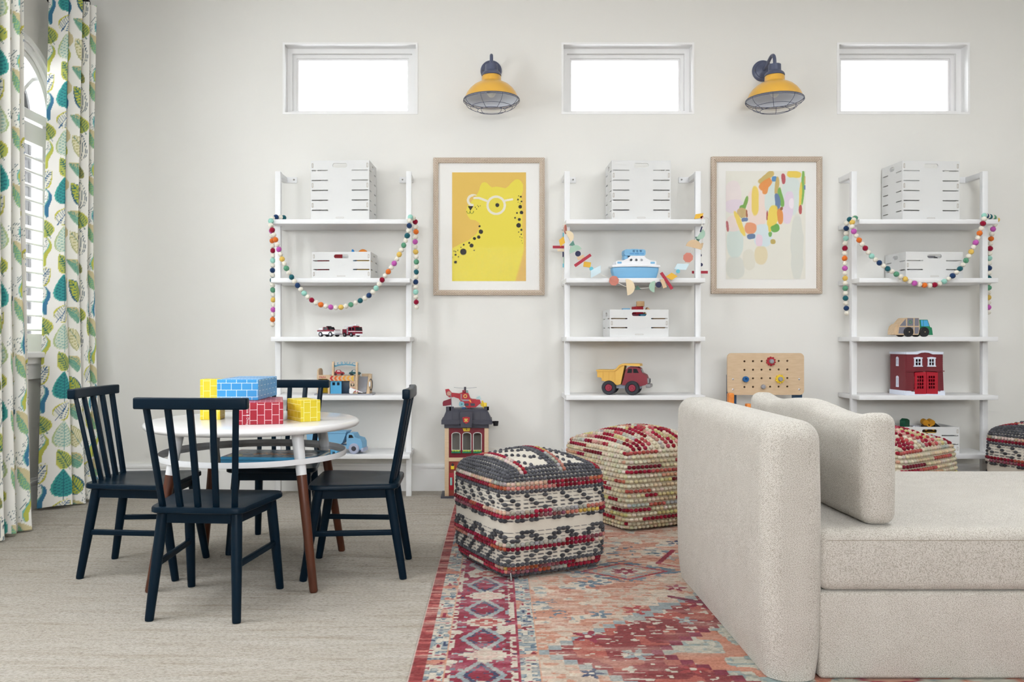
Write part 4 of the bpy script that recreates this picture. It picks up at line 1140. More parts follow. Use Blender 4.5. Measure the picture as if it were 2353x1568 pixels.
G[..., 2] = RT + 0.0008 * vnoise(X_ * 160, Y_ * 160, 9)
G[0, :, 2] = G[-1, :, 2] = 0.001; G[:, 0, 2] = G[:, -1, 2] = 0.001
me = grid_mesh('patterned_rug', G, painted('wool_print', 0.95, bump=(700, 0.3, 0.002), spec=0.1, sheen=0.15))
set_print(me, rug_print(X_, Y_).reshape(-1, 3))
rug = link('patterned_rug', me)
tag(rug, 'faded crimson, peach and blue oriental rug under the poufs and sofa', 'rug')

# ------------------------------------------------------------------ knotted poufs
def pouf_shape(s, h, bulge, crown):
    def fn(p):
        x, y, z = p[..., 0], p[..., 1], p[..., 2]          # z 0..h
        t = z / h
        k = 1 + bulge * np.sin(np.pi * np.clip(t, 0, 1)) - 0.03 * (t < 0.12)
        r2 = np.clip(1 - (x / (s / 2)) ** 2, 0, 1) * np.clip(1 - (y / (s / 2)) ** 2, 0, 1)
        zz = z + crown * r2 * np.clip((t - 0.45) / 0.55, 0, 1)
        # faces belly out a little between the seams
        bx = 1 + 0.035 * (1 - (y / (s / 2)) ** 2); by = 1 + 0.035 * (1 - (x / (s / 2)) ** 2)
        return np.stack([x * k * bx, y * k * by, zz], -1)
    return fn
M_pouf = painted('woven_wool', 0.95, bump=(500, 0.4, 0.002), spec=0.1, sheen=0.2)
CH, CRM = (84, 84, 90), (226, 218, 204)
HOT = [(146, 20, 48), (160, 34, 56), (190, 120, 106), (206, 172, 150), (196, 170, 84), (176, 168, 150), (166, 162, 156), (176, 86, 62), (132, 18, 42), (208, 190, 176), (136, 76, 84), (150, 24, 50)]
def runs(n, rng, pal, wts=None, lo=3, hi=9):
    out = []
    while len(out) < n:
        c = rng.choices(pal, wts)[0]
        for _ in range(rng.randint(lo, hi)):
            j = rng.uniform(-16, 16); out.append(tuple(max(0, min(255, v + j + rng.uniform(-8, 8))) for v in c))
    return out[:n]
def grey(rng, c):
    j = rng.uniform(-14, 14)
    return tuple(q + j for q in c)
def pouf_mesh(kind, s, h, rad, bulge, crown, seed):
    """returns body mesh and yarn-loop mesh, base at z=0"""
    rng = random.Random(seed)
    deform = pouf_shape(s, h, bulge, crown)
    nd = int(s / 0.0075); nz = int(h / (0.0036 if kind == 'grey' else 0.0055))
    mb = MB().rbox((0, 0, h / 2), (s, s, h), rad, 3, (nd, nd, nz))
    v = np.array(mb.v); vd = deform(v)
    body = bpy.data.meshes.new('cover')
    body.from_pydata([tuple(q) for q in vd], [], mb.f)
    body.materials.append(M_pouf); body.polygons.foreach_set('use_smooth', [True] * len(body.polygons)); body.update()
    x, y, z = v[:, 0], v[:, 1], v[:, 2]
    top = z > h - rad * 0.6
    col = np.zeros((len(v), 3)); col[:] = CRM if kind == 'grey' else (228, 216, 190)
    side_s = np.where(np.abs(x) > np.abs(y), y, x)
    if kind == 'grey':
        dash = (((z - 0.012 + 0.0022) % 0.0145) < 0.0046) & (np.floor(side_s / 0.0075) % 4 != 0) & ~top
        plain = (z > h * 0.475) & (z < h * 0.53)
        col[dash & ~plain] = (96, 94, 96)
        col[(z < 0.03)] = (92, 92, 96)
    else:
        col[(np.floor(z / 0.011) % 2 == 0) & ~top] = (210, 194, 164)
    set_print(body, col * 0.92)
    # yarn loops
    P_, N_, A_, Cc, S_ = [], [], [], [], []
    hs = s / 2
    def loop_at(face, a, z, c, size, along):
        # face 0..3 sides, 4 top
        e = 1e-3
        def surf(a_, z_):
            if face == 0: p = (a_, -hs, z_)
            elif face == 1: p = (hs, a_, z_)
            elif face == 2: p = (-a_, hs, z_)
            elif face == 3: p = (-hs, -a_, z_)
            else: p = (a_, z_, h)
            p = list(p)
            q = [max(-(hs - rad), min(hs - rad, p[0])), max(-(hs - rad), min(hs - rad, p[1])), max(rad, min(h - rad, p[2]))]
            d = Vector(p) - Vector(q)
            p = Vector(q) + d.normalized() * rad
            return deform(np.array(p)[None])[0]
        p0, pa, pz = surf(a, z), surf(a + e, z), surf(a, z + e)
        ta, tz = Vector(pa - p0).normalized(), Vector(pz - p0).normalized()
        n = ta.cross(tz).normalized()
        if n.dot(Vector(p0) - Vector((0, 0, h / 2))) < 0: n = -n
        P_.append(Vector(p0)); N_.append(n); A_.append(ta if along == 'a' else tz); Cc.append(c); S_.append(size)
    row = 0.0145 if kind == 'grey' else 0.0215
    st = 0.0175 if kind == 'grey' else 0.022
    nrow = int((h - 0.02) / row); ncol = int(s / st)
    if kind == 'grey':
        hot = {nrow - 2: 1, nrow - 3: 1, int(nrow * 0.64): 1, int(nrow * 0.64) - 1: 1, int(nrow * 0.32): 1, int(nrow * 0.32) - 1: 1, 2: 1, 1: 1}
        solid = {nrow - 1, nrow, nrow - 4, 3, 0}
        for r_ in range(nrow + 1):
            zz = 0.012 + r_ * row
            cols = runs(4 * ncol, rng, HOT)
            for fc in range(4):
                for k in range(ncol):
                    a = -hs + (k + 0.5) * s / ncol
                    if r_ in hot: loop_at(fc, a, zz, cols[fc * ncol + k], (0.0098, 0.0085, 0.0082), 'a')
                    elif r_ in solid: loop_at(fc, a, zz, grey(rng, CH), (0.0096, 0.0075, 0.0072), 'a')
                    else:
                        zn = zz / h
                        if zn > 0.68: on = (k + r_) % 4 == 0
                        elif zn > 0.36:
                            if 0.46 < zn < 0.545: on = False
                            else:
                                zg = abs((k % 8) - 4); lv = abs(r_ - int(nrow * 0.49))
                                on = zg in (lv - 1, lv)
                        else: on = (k - r_) % 4 == 0
                        if on: loop_at(fc, a, zz, grey(rng, (72, 72, 76)), (0.0118, 0.0078, 0.007), 'a')
        nt = int(s / row)
        for j in range(nt):
            yy = -hs + (j + 0.5) * s / nt
            cols = runs(ncol, rng, HOT)
            for k in range(ncol):
                a = -hs + (k + 0.5) * s / ncol
                m_ = j % 11
                if m_ in (4, 5): loop_at(4, yy, a, cols[k], (0.0098, 0.0085, 0.0082), 'z')
                elif m_ in (0, 1, 2) and j < 4 or m_ in (2, 3) or j > nt - 4 or k < 2 or k > ncol - 3: loop_at(4, yy, a, grey(rng, CH), (0.0095, 0.0075, 0.007), 'z')
                elif (k + m_) % 5 == 0: loop_at(4, yy, a, grey(rng, CH), (0.0095, 0.007, 0.007), 'z')
    else:
        pal = [(222, 210, 184), (218, 200, 164), (152, 26, 50), (186, 90, 80), (204, 192, 130), (180, 184, 178), (204, 156, 124), (120, 28, 42)]
        wt = [12, 9, 3.6, 1.6, 1.8, 1.5, 1.5, 0.8]
        for r_ in range(nrow + 1):
            zz = 0.014 + r_ * row
            cols = runs(4 * ncol, rng, pal, wt, 3, 8)
            for fc in range(4):
                for k in range(ncol):
                    loop_at(fc, -hs + (k + 0.5 * (r_ % 2) + 0.25) * s / ncol, zz, cols[fc * ncol + k], (0.0118, 0.0092, 0.0088), 'a')
        nt = int(s / 0.031)
        pal2 = [(158, 30, 54), (190, 84, 88), (206, 150, 134), (214, 196, 140), (190, 186, 178), (140, 22, 46), (218, 200, 176), (222, 208, 186)]
        for j in range(nt):
            yy = -hs + (j + 0.5) * s / nt
            cols = runs(ncol, rng, pal2, None, 1, 4)
            for k in range(ncol):
                loop_at(4, yy, -hs + (k + 0.5) * s / ncol, cols[k], (0.0112, 0.0105, 0.0098), 'z')
    ball = MB().ball((0, 0, 0), 1.0, 8, 5); bv = np.array(ball.v); nf = len(ball.f); nb = len(bv)
    bf = ball.f
    n = len(P_)
    VV = np.zeros((n * nb, 3)); CC = np.zeros((n * nb, 3)); FF = []
    for i in range(n):
        nrm, a = N_[i], A_[i]; b = nrm.cross(a)
        Mx = np.array([[a.x * S_[i][0], b.x * S_[i][1], nrm.x * S_[i][2]], [a.y * S_[i][0], b.y * S_[i][1], nrm.y * S_[i][2]], [a.z * S_[i][0], b.z * S_[i][1], nrm.z * S_[i][2]]])
        VV[i * nb:(i + 1) * nb] = bv @ Mx.T + np.array(P_[i] + nrm * (S_[i][2] * 0.35)); CC[i * nb:(i + 1) * nb] = Cc[i]
        FF += [tuple(q + i * nb for q in f_) for f_ in bf]
    loops = bpy.data.meshes.new('yarn_loops')
    loops.from_pydata(VV.tolist(), [], FF)
    loops.materials.append(M_pouf); loops.polygons.foreach_set('use_smooth', [True] * len(FF)); loops.update()
    set_print(loops, np.clip(CC * 0.90, 0, 255))
    zs = VV[:, 2].min()
    return body, loops, zs
gb, gl, gz = pouf_mesh('grey', 0.420, 0.385, 0.036, 0.050, 0.055, 2)
cb, cl, cz = pouf_mesh('cream', 0.510, 0.375, 0.042, 0.050, 0.070, 4)
def pouf(kind, x, y, rz, label, z=RT + 0.001):
    root = thing('knotted_pouf', label, 'pouf', (x, y, z), R(rz), 'knotted wool poufs')
    b, l, zs = (gb, gl, gz) if kind == 'grey' else (cb, cl, cz)
    off = (0, 0, max(0, -zs) + 0.001)
    link('cover', b, root, off)
    o = link('yarn_loops', l, root, off); o['kind'] = 'stuff'
    return root
pf = pouf('grey', 0.176, 3.262, 27, 'charcoal and cream knotted pouf with red bands, nearest on the rug')
MB().bar((-0.195, -0.213, 0.028), (-0.197, -0.222, 0.006), 0.004, 0.004).ball((-0.197, -0.223, 0.005), 0.003, 6, 4).build('zip_pull', mat('zip_metal', (150, 150, 150), 0.4, 0.6), pf)
pouf('cream', 0.765, 4.075, 26, 'cream knotted pouf flecked with red, between the grey pouf and the sofa')
pouf('cream', 1.95, 4.10, 36, 'cream knotted pouf with red beads showing behind the sofa cushion')
pouf('grey', 2.93, 4.24, 20, 'charcoal and red knotted pouf cut off by the right picture edge').scale = (1, 1, 1.05)

# ------------------------------------------------------------------ sofa
def sofa_mat():
    m = bpy.data.materials.new('oatmeal_weave')
    N, L, b = nodes(m)
    tc = N.new('ShaderNodeTexCoord')
    def noise(sc, st, det=2):
        mp = N.new('ShaderNodeMapping'); mp.inputs['Scale'].default_value = st; L.new(tc.outputs['Object'], mp.inputs[0])
        n = N.new('ShaderNodeTexNoise'); n.inputs['Scale'].default_value = sc; n.inputs['Detail'].default_value = det
        L.new(mp.outputs[0], n.inputs['Vector']); return n
    a = noise(430, (1, 1, 1)); d = noise(16, (1, 1, 1), 3)
    r = N.new('ShaderNodeValToRGB'); r.color_ramp.elements[0].position = 0.36; r.color_ramp.elements[0].color = (*lin((168, 161, 150)), 1)
    r.color_ramp.elements[1].position = 0.56; r.color_ramp.elements[1].color = (*lin((208, 203, 195)), 1)
    L.new(a.outputs[0], r.inputs[0])
    mx = N.new('ShaderNodeMix'); mx.data_type = 'RGBA'; mx.blend_type = 'MULTIPLY'; mx.inputs[0].default_value = 0.25
    r2 = N.new('ShaderNodeValToRGB'); r2.color_ramp.elements[0].position = 0.3; r2.color_ramp.elements[0].color = (0.72, 0.70, 0.67, 1); r2.color_ramp.elements[1].position = 0.7
    L.new(d.outputs[0], r2.inputs[0]); L.new(r.outputs[0], mx.inputs[6]); L.new(r2.outputs[0], mx.inputs[7]); L.new(mx.outputs[2], b.inputs['Base Color'])
    # basket weave relief
    mp = N.new('ShaderNodeMapping'); mp.inputs['Scale'].default_value = (1, 1, 1); mp.inputs['Rotation'].default_value = (0.5, 0.6, 0.785)
    L.new(tc.outputs['Object'], mp.inputs[0])
    v = N.new('ShaderNodeTexVoronoi'); v.inputs['Scale'].default_value = 240; v.inputs['Randomness'].default_value = 0.45
    L.new(mp.outputs[0], v.inputs['Vector'])
    bp = N.new('ShaderNodeBump'); bp.inputs['Strength'].default_value = 0.5; bp.inputs['Distance'].default_value = 0.0022; bp.invert = True
    L.new(v.outputs['Distance'], bp.inputs['Height']); L.new(bp.outputs[0], b.inputs['Normal'])
    b.inputs['Roughness'].default_value = 0.9; b.inputs['Specular IOR Level'].default_value = 0.15; b.inputs['Sheen Weight'].default_value = 0.2
    return m
M_sofa = sofa_mat()
M_seam = mat('seam_thread', (150, 140, 126), 0.9)
SXL, SXA, SY0, SY1 = 0.718, 0.868, 2.096, 3.08
so = thing('sofa', 'oatmeal upholstered sofa with a tall rounded end panel, filling the near corner', 'sofa', (SXL, SY0, RT))
def arm(x0):
    aw, ah = SXA - SXL, 0.660
    def fn(x, y, z):
        t = (z + ah / 2) / ah
        sw = 0.006 * math.sin(math.pi * t) * (1 if x > 0 else -1)
        lo = -0.010 * (1 - min(1, t / 0.12)) * (1 if x > 0 else -1)
        return (x + sw + lo, y, z)
    o = MB().rbox((x0 + aw / 2, (SY1 - SY0) / 2, ah / 2 + 0.002), (aw, SY1 - SY0, ah), 0.052, 5, (2, 8, 12), fn, flat=True).build('end_panel', M_sofa, so)
    # seams around the end faces
    for y in (0.012, SY1 - SY0 - 0.012):
        pts = []
        for i in range(40):
            t = i / 39
            if t < 0.36: p = (x0 + 0.010, y, 0.01 + t / 0.36 * (ah - 0.085))
            elif t > 0.64: p = (x0 + aw - 0.010, y, 0.01 + (1 - t) / 0.36 * (ah - 0.085))
            else:
                a = math.pi * (1 - (t - 0.36) / 0.28); p = (x0 + aw / 2 + (aw / 2 - 0.010) * math.cos(a), y, ah - 0.075 + 0.062 * math.sin(a))
            pts.append(Vector(p))
    return o
arm(0)
LEN = 2.0
x0 = SXA - SXL - 0.008
MB().rbox((x0 + LEN / 2, (SY1 - SY0) / 2 + 0.006, 0.113), (LEN, SY1 - SY0 - 0.02, 0.222), 0.010, 2).build('base', M_sofa, so)
def seat_fn(x, y, z):
    t = max(0, z / 0.075)
    return (x, y, z + 0.004 * t * math.cos(y * 2.2))
st_ = MB().rbox((x0 + LEN / 2, (SY1 - SY0) / 2 + 0.006, 0.224 + 0.080), (LEN, SY1 - SY0 - 0.014, 0.160), 0.030, 4, (20, 14, 3), seat_fn).build('seat', M_sofa, so)
MB().bar((x0 + 0.02, 0.0135, 0.357), (x0 + LEN - 0.02, 0.0135, 0.357), 0.0016, 0.0016).build('seam', M_seam, st_)
arm(x0 + LEN - 0.008)
cu = thing('sofa_cushion', 'long oatmeal bolster cushion standing on the sofa seat against its end panel', 'cushion', (1.030, 2.60, RT + 0.386))
def cush(x, y, z):
    e = 1 - abs(y / 0.45) ** 6 * 0.16
    k = 1 + 0.12 * (1 - (z / 0.15) ** 2) * (1 - (y / 0.47) ** 4)
    zz = z + (0.012 * math.cos(y * 9) - 0.012) * (1 if z > 0 else 0.0) + (0.016 * abs(y / 0.45) ** 5 if z > 0 else 0)
    return (x * k + 0.004 * math.sin(y * 7), y, zz * (1 if z < 0 else e ** 0.0))
cb_ = MB().rbox((0, 0, 0.150), (0.092, 0.93, 0.300), 0.034, 4, (3, 24, 10), cush).build('cover', M_sofa, cu)
# ------------------------------------------------------------------ toys
def pm(name, c, rough=0.4, **k): return mat(name, c, rough, **k)
T_red, T_maroon, T_crim = pm('toy_red', (172, 20, 40)), pm('toy_maroon', (132, 34, 50), 0.45), pm('toy_crimson', (126, 18, 44), 0.3)
T_yel, T_blu, T_lblu, T_grn, T_org = pm('toy_yellow', (236, 196, 92)), pm('toy_blue', (28, 98, 160)), pm('toy_light_blue', (124, 180, 218), 0.5), pm('toy_green', (26, 120, 84)), pm('toy_orange', (232, 140, 56))
T_wht, T_gry, T_blk, T_dgry = pm('toy_white', (238, 238, 240)), pm('toy_grey', (150, 150, 156)), pm('toy_black', (26, 26, 30), 0.5), pm('toy_dark_grey', (66, 66, 76), 0.5)
T_nvy = pm('toy_navy', (22, 50, 74)); T_teal = pm('toy_teal', (40, 90, 96)); T_sil = pm('toy_silver', (206, 206, 214), 0.25, metal=0.6)
T_byel = pm('toy_bright_yellow', (236, 200, 40))
T_wood = mat('birch_wood', (214, 188, 156), 0.55, vary=(18, (203, 175, 141)), stretch=(1, 4, 6))
T_win = pm('toy_window', (24, 30, 36), 0.15)

def wheel(root, x, y, r, w_, tire, hub, hr=0.5, z=None, name='wheel'):
    z = r if z is None else z
    sg = -1 if y < 0 else 1
    o = MB().lathe([(0, -w_ / 2), (r * 0.9, -w_ / 2), (r, -w_ * 0.32), (r, w_ * 0.32), (r * 0.9, w_ / 2), (r * hr, w_ / 2), (r * hr * 0.92, w_ * 0.38), (0, w_ * 0.38)], 22, Matrix.Translation((x, y, z)) @ Matrix.Rotation(R(-90 * sg), 4, 'X')).build(name, tire, root)
    MB().lathe([(0, w_ * 0.39), (r * hr * 0.9, w_ * 0.39), (r * hr * 0.8, w_ * 0.46), (r * hr * 0.35, w_ * 0.46), (r * hr * 0.3, w_ * 0.54), (0, w_ * 0.55)], 16, Matrix.Translation((x, y, z)) @ Matrix.Rotation(R(-90 * sg), 4, 'X')).build('hub', hub, o)
    return o
def prof(root, name, m, out, y0, y1, dz=0):
    """side profile (x,z) extruded across y0..y1"""
    return MB().plate([out], abs(y1 - y0), stand(0, (y0 + y1) / 2, dz)).build(name, m, root)
def boxp(root, name, m, x0, x1, y0, y1, z0, z1, r=0.002):
    d = (x1 - x0, y1 - y0, z1 - z0)
    return MB().rbox(((x0 + x1) / 2, (y0 + y1) / 2, (z0 + z1) / 2), d, min(r, min(d) * 0.45), 2).build(name, m, root)

# --- small fire pickup and fire engine
D = 4.665
t = thing('toy_fire_pickup', 'small maroon and white toy fire pickup on the shelf, nose to nose with the engine', 'toy truck', (PX(756, D), D, ZS[2]), R(-33))
W_ = 0.029
boxp(t, 'chassis', T_blk, -0.055, 0.055, -0.020, 0.020, 0.010, 0.018)
prof(t, 'body', T_wht, [(-0.063, 0.016), (-0.063, 0.030), (0.064, 0.030), (0.064, 0.016), (0.052, 0.014), (0.047, 0.026), (0.030, 0.026), (0.026, 0.014), (-0.024, 0.014), (-0.028, 0.026), (-0.046, 0.026), (-0.050, 0.014)], -W_, W_)
boxp(t, 'stripe', T_crim, -0.064, -0.028, -W_ - 0.0005, W_ + 0.0005, 0.030, 0.038)
boxp(t, 'truck_bed', T_wht, -0.058, -0.022, -W_ + 0.004, W_ - 0.004, 0.036, 0.050, 0.005)
boxp(t, 'hood', T_crim, 0.018, 0.064, -W_ + 0.001, W_ - 0.001, 0.030, 0.040, 0.004)
cab = prof(t, 'cab', T_crim, [(-0.022, 0.030), (-0.020, 0.056), (0.012, 0.056), (0.022, 0.038), (0.022, 0.030)], -W_ + 0.001, W_ - 0.001)
prof(t, 'side_window', T_win, [(-0.015, 0.041), (-0.014, 0.053), (0.010, 0.053), (0.017, 0.041)], -W_ - 0.0002, W_ + 0.0002)
MB().bar((0.0128, 0, 0.0553), (0.0222, 0, 0.0392), 0.050, 0.0015, up=(1, 0, 1)).build('windscreen', T_win, t)
boxp(t, 'light_bar', T_blk, -0.006, 0.004, -0.018, 0.018, 0.056, 0.061)
boxp(t, 'grille', T_wht, 0.063, 0.067, -W_ + 0.002, W_ - 0.002, 0.014, 0.037)
boxp(t, 'bumper', T_sil, 0.064, 0.072, -W_, W_, 0.012, 0.019)
for x in (-0.037, 0.038):
    for s in (-1, 1): wheel(t, x, s * (W_ - 0.003), 0.0145, 0.012, T_blk, T_sil, 0.58)
t = thing('toy_fire_engine', 'small maroon toy fire engine carrying a white ladder', 'toy truck', (PX(809, D), D + 0.012, ZS[2]), R(-44))
W_ = 0.025
boxp(t, 'chassis', T_dgry, -0.055, 0.055, -0.019, 0.019, 0.008, 0.014)
boxp(t, 'rear_body', T_crim, -0.062, -0.008, -W_, W_, 0.013, 0.044)
boxp(t, 'locker_doors', T_gry, -0.020, -0.008, -W_ - 0.001, W_ + 0.001, 0.015, 0.052)
cab = prof(t, 'cab', T_crim, [(-0.006, 0.012), (-0.006, 0.056), (0.055, 0.056), (0.060, 0.034), (0.060, 0.012)], -W_, W_)
boxp(t, 'white_band', T_wht, -0.005, 0.0607, -W_ - 0.0006, W_ + 0.0006, 0.028, 0.033)
MB().bar((0.0556, 0, 0.0535), (0.0598, 0, 0.036), 0.044, 0.0016, up=(1, 0, 0)).build('windscreen', T_win, t)
prof(t, 'side_window', T_win, [(0.004, 0.036), (0.004, 0.052), (0.022, 0.052), (0.022, 0.036)], -W_ - 0.0004, W_ + 0.0004)
prof(t, 'side_window', T_win, [(0.030, 0.036), (0.030, 0.052), (0.046, 0.052), (0.050, 0.036)], -W_ - 0.0004, W_ + 0.0004)
boxp(t, 'bumper', T_wht, 0.058, 0.066, -W_, W_, 0.008, 0.018)
boxp(t, 'light_bar', T_red, 0.028, 0.040, -0.020, 0.020, 0.056, 0.061)
ld = MB()
for s in (-1, 1): ld.bar((-0.060, s * 0.011, 0.058), (0.050, s * 0.011, 0.068), 0.003, 0.006)
for k in range(11): ld.bar((-0.056 + k * 0.0102, -0.011, 0.0584 + k * 0.00093), (-0.056 + k * 0.0102, 0.011, 0.0584 + k * 0.00093), 0.002, 0.002)
ld.box((-0.02, 0, 0.053), (0.014, 0.018, 0.012))
ld.build('ladder', T_wht, t)
for x in (-0.040, 0.022):
    for s in (-1, 1): wheel(t, x, s * (W_ - 0.002), 0.0125, 0.011, T_blk, T_sil, 0.55)

# --- wooden service garage; crop frame (715,820) at 14.7 px per px
D = 4.60
g = thing('toy_garage', 'wooden toy service garage with blue door and ramp, above the blue truck', 'toy garage', (PX(787, D), D, ZS[3]))
K = D / F / 14.7
def gx_(c): return (c - 1058) * K
def gz_(c): return (1322 - c) * K
MB().plate([[(gx_(100), 0), (gx_(2055), 0), (gx_(2075), 0.03), (gx_(2075), 0.12), (gx_(2030), 0.16), (gx_(100), 0.16)]], 0.008, Matrix.Translation((0, 0, 0.004))).build('base_board', T_gry, g)
b0 = 0.008
def gpost(x0, x1, ztop, y0, y1, r=True):
    xa, xb, zt = gx_(x0), gx_(x1), gz_(ztop)
    w2 = (xb - xa)
    return MB().plate([[(y0, b0), (y1, b0), (y1, zt - 0.02)] + [((y0 + y1) / 2 + (y1 - y0) / 2 * math.cos(R(a)), zt - 0.02 + 0.02 * math.sin(R(a))) for a in range(15, 170, 15)] + [(y0, zt - 0.02)]], w2, Matrix.Translation(((xa + xb) / 2, 0, 0)) @ Matrix.Rotation(R(90), 4, 'Z') @ UP).build('wall', T_wood, g)
gpost(190, 240, 420, 0.01, 0.13); gpost(560, 620, 660, 0.004, 0.14); gpost(650, 715, 190, 0.045, 0.075); gpost(1500, 1560, 200, 0.002, 0.03); gpost(1470, 1530, 640, 0.01, 0.14)
MB().box(((gx_(200) + gx_(1500)) / 2, 0.085, gz_(690)), (gx_(1500) - gx_(200), 0.12, 0.007)).build('upper_deck', T_wood, g)
MB().box(((gx_(190) + gx_(620)) / 2, 0.008, gz_(705)), (gx_(620) - gx_(190), 0.008, 0.022)).build('park_sign', T_wood, g)
MB().text('PARK', 0.016, 0.0012, stand(gx_(385), 0.0036, gz_(718))).build('lettering', T_red, g)
MB().box(((gx_(620) + gx_(1450)) / 2, 0.007, gz_(750)), (gx_(1450) - gx_(620), 0.010, gz_(660) - gz_(838))).build('chevron_board', T_wood, g)
chv = [(186, 40, 40), (214, 100, 40), (222, 118, 44), (226, 150, 52), (228, 160, 54), (224, 180, 60)]
for i in range(6):
    c0 = 625 + i * 142; hw = 78
    pts = [(c0, 750), (c0 + 55, 668), (c0 + 55 + hw, 668), (c0 + hw - 10, 750), (c0 + 55 + hw, 832), (c0 + 55, 832)]
    pts = [(min(x, 1448), y) for x, y in pts]
    MB().plate([[(gx_(x), gz_(y)) for x, y in pts]], 0.0012, stand(0, 0.0016, 0)).build('chevron', pm('chevron_paint_%d' % i, chv[i]), g)
dr = MB().plate([rect(gx_(640), b0, gx_(1015), gz_(850)), rect(gx_(705), gz_(990), gx_(795), gz_(890)), rect(gx_(860), gz_(990), gx_(948), gz_(890))], 0.005, stand(0, 0.012, 0)).build('door', pm('door_blue', (78, 164, 210)), g)
boxp(g, 'dark_bay', T_nvy, gx_(640), gx_(1290), 0.030, 0.036, b0, gz_(845), 0.001)
boxp(g, 'yellow_bay', T_byel, gx_(240), gx_(560), 0.100, 0.106, b0, gz_(780), 0.001)
boxp(g, 'pay_post', T_wood, gx_(1292), gx_(1495), 0.004, 0.012, b0, gz_(840), 0.001)
MB().text('PAY', 0.010, 0.001, stand(gx_(1390), 0.0035, gz_(890))).build('lettering', T_red, g)
MB().text('HERE', 0.009, 0.001, stand(gx_(1402), 0.0035, gz_(1085))).build('lettering', T_red, g)
MB().plate([rect(gx_(1330), gz_(1020), gx_(1455), gz_(930)), circ(gx_(1392), gz_(965), 0.006, 12)], 0.001, stand(0, 0.0035, 0)).build('pay_panel', T_blk, g)
MB().bar((gx_(1680), 0.09, gz_(720)), (gx_(1680), 0.02, b0 + 0.004), gx_(1860) - gx_(1540), 0.005, up=(0, 1, 1)).build('ramp', T_gry, g)
MB().plate([[(0.010, b0), (0.13, b0), (0.13, gz_(630)), (0.10, gz_(630))]], 0.016, Matrix.Translation((gx_(1905), 0, 0)) @ Matrix.Rotation(R(90), 4, 'Z') @ UP).build('wall', T_wood, g)
MB().box(((gx_(1600) + gx_(1900)) / 2, 0.128, gz_(680)), (gx_(1900) - gx_(1600), 0.006, gz_(620) - gz_(740))).build('rail', T_wood, g)
hs, _ = spline([(gx_(1950), 0.04, gz_(830)), (gx_(1990), 0.03, gz_(780)), (gx_(2040), 0.025, gz_(860)), (gx_(2045), 0.025, gz_(1040)), (gx_(1995), 0.03, gz_(1170)), (gx_(1940), 0.04, gz_(1060))], 24)
MB().tube([Vector(q) for q in hs], 0.002, 6).build('pump_hose', T_blk, g)
boxp(g, 'fuel_pump', T_wht, gx_(1925), gx_(1965), 0.028, 0.05, gz_(1040), gz_(880))
# barrier arm resting across the entry
MB().plate([[(gx_(1285), gz_(1240)), (gx_(1290), gz_(1110)), (gx_(1330), gz_(1060)), (gx_(1500), gz_(1130)), (gx_(1740), gz_(1220)), (gx_(1740), gz_(1245)), (gx_(1430), gz_(1190)), (gx_(1410), gz_(1262)), (gx_(1330), gz_(1268))]], 0.006, stand(0, -0.004 + 0.003, 0)).build('barrier', T_wht, g)
for c_ in (1490, 1575, 1655):
    MB().plate([[(gx_(c_ - 36), gz_(1200)), (gx_(c_ + 4), gz_(1160 + (c_ - 1490) * 0.3)), (gx_(c_ + 34), gz_(1168 + (c_ - 1490) * 0.3)), (gx_(c_ - 2), gz_(1216))]], 0.001, stand(0, -0.0045, 0)).build('barrier_stripe', T_red, g)
M_sv = pm('service_blue', (104, 164, 190))
for i, chh in enumerate('SERVICE'):
    a = (i - 3) / 3
    MB().text(chh, 0.029, 0.008, stand(gx_(1112) + a * 0.064, 0.06, gz_(262) - a * a * 0.010) @ Matrix.Rotation(-a * 0.28, 4, 'Z')).build('sign_letter', M_sv, g)
ar = [(gx_(715), gz_(330)), (gx_(900), gz_(285)), (gx_(1110), gz_(268)), (gx_(1320), gz_(285)), (gx_(1505), gz_(330)), (gx_(1505), gz_(375)), (gx_(1320), gz_(333)), (gx_(1110), gz_(312)), (gx_(900), gz_(333)), (gx_(715), gz_(385))]
MB().plate([ar], 0.005, stand(0, 0.064, 0)).build('sign_arch', M_sv, g)
MB().box(((gx_(640) + gx_(720)) / 2, 0.06, (gz_(660) + gz_(240)) / 2), (0.008, 0.02, 0.004)).build('peg', T_wood, g)
def toy_car(x, y, z, c, rz, label):
    o = thing('toy_car', label, 'toy car', (x, y, z), rz)
    q = 0.062
    prof(o, 'body', c, [(-q / 2, 0.006), (-q / 2, 0.014), (-q * 0.42, 0.019), (-q * 0.30, 0.020), (-q * 0.20, 0.030), (q * 0.12, 0.030), (q * 0.24, 0.020), (q * 0.42, 0.018), (q / 2, 0.012), (q / 2, 0.006)], -0.014, 0.014)
    prof(o, 'window', T_wht, [(-q * 0.16, 0.0215), (-q * 0.12, 0.0275), (q * 0.08, 0.0275), (q * 0.16, 0.0215)], -0.0145, 0.0145)
    for xx in (-0.018, 0.018):
        for s in (-1, 1): wheel(o, xx, s * 0.013, 0.007, 0.006, T_blk, c, 0.5)
dk = ZS[3] + gz_(690) + 0.0036
toy_car(PX(787, D) + gx_(845), D + 0.085, dk, T_red, R(4), 'red toy car parked on the garage roof')
toy_car(PX(787, D) + gx_(1395), D + 0.09, dk, T_teal, R(-8), 'dark teal toy car on the garage roof by the ramp')

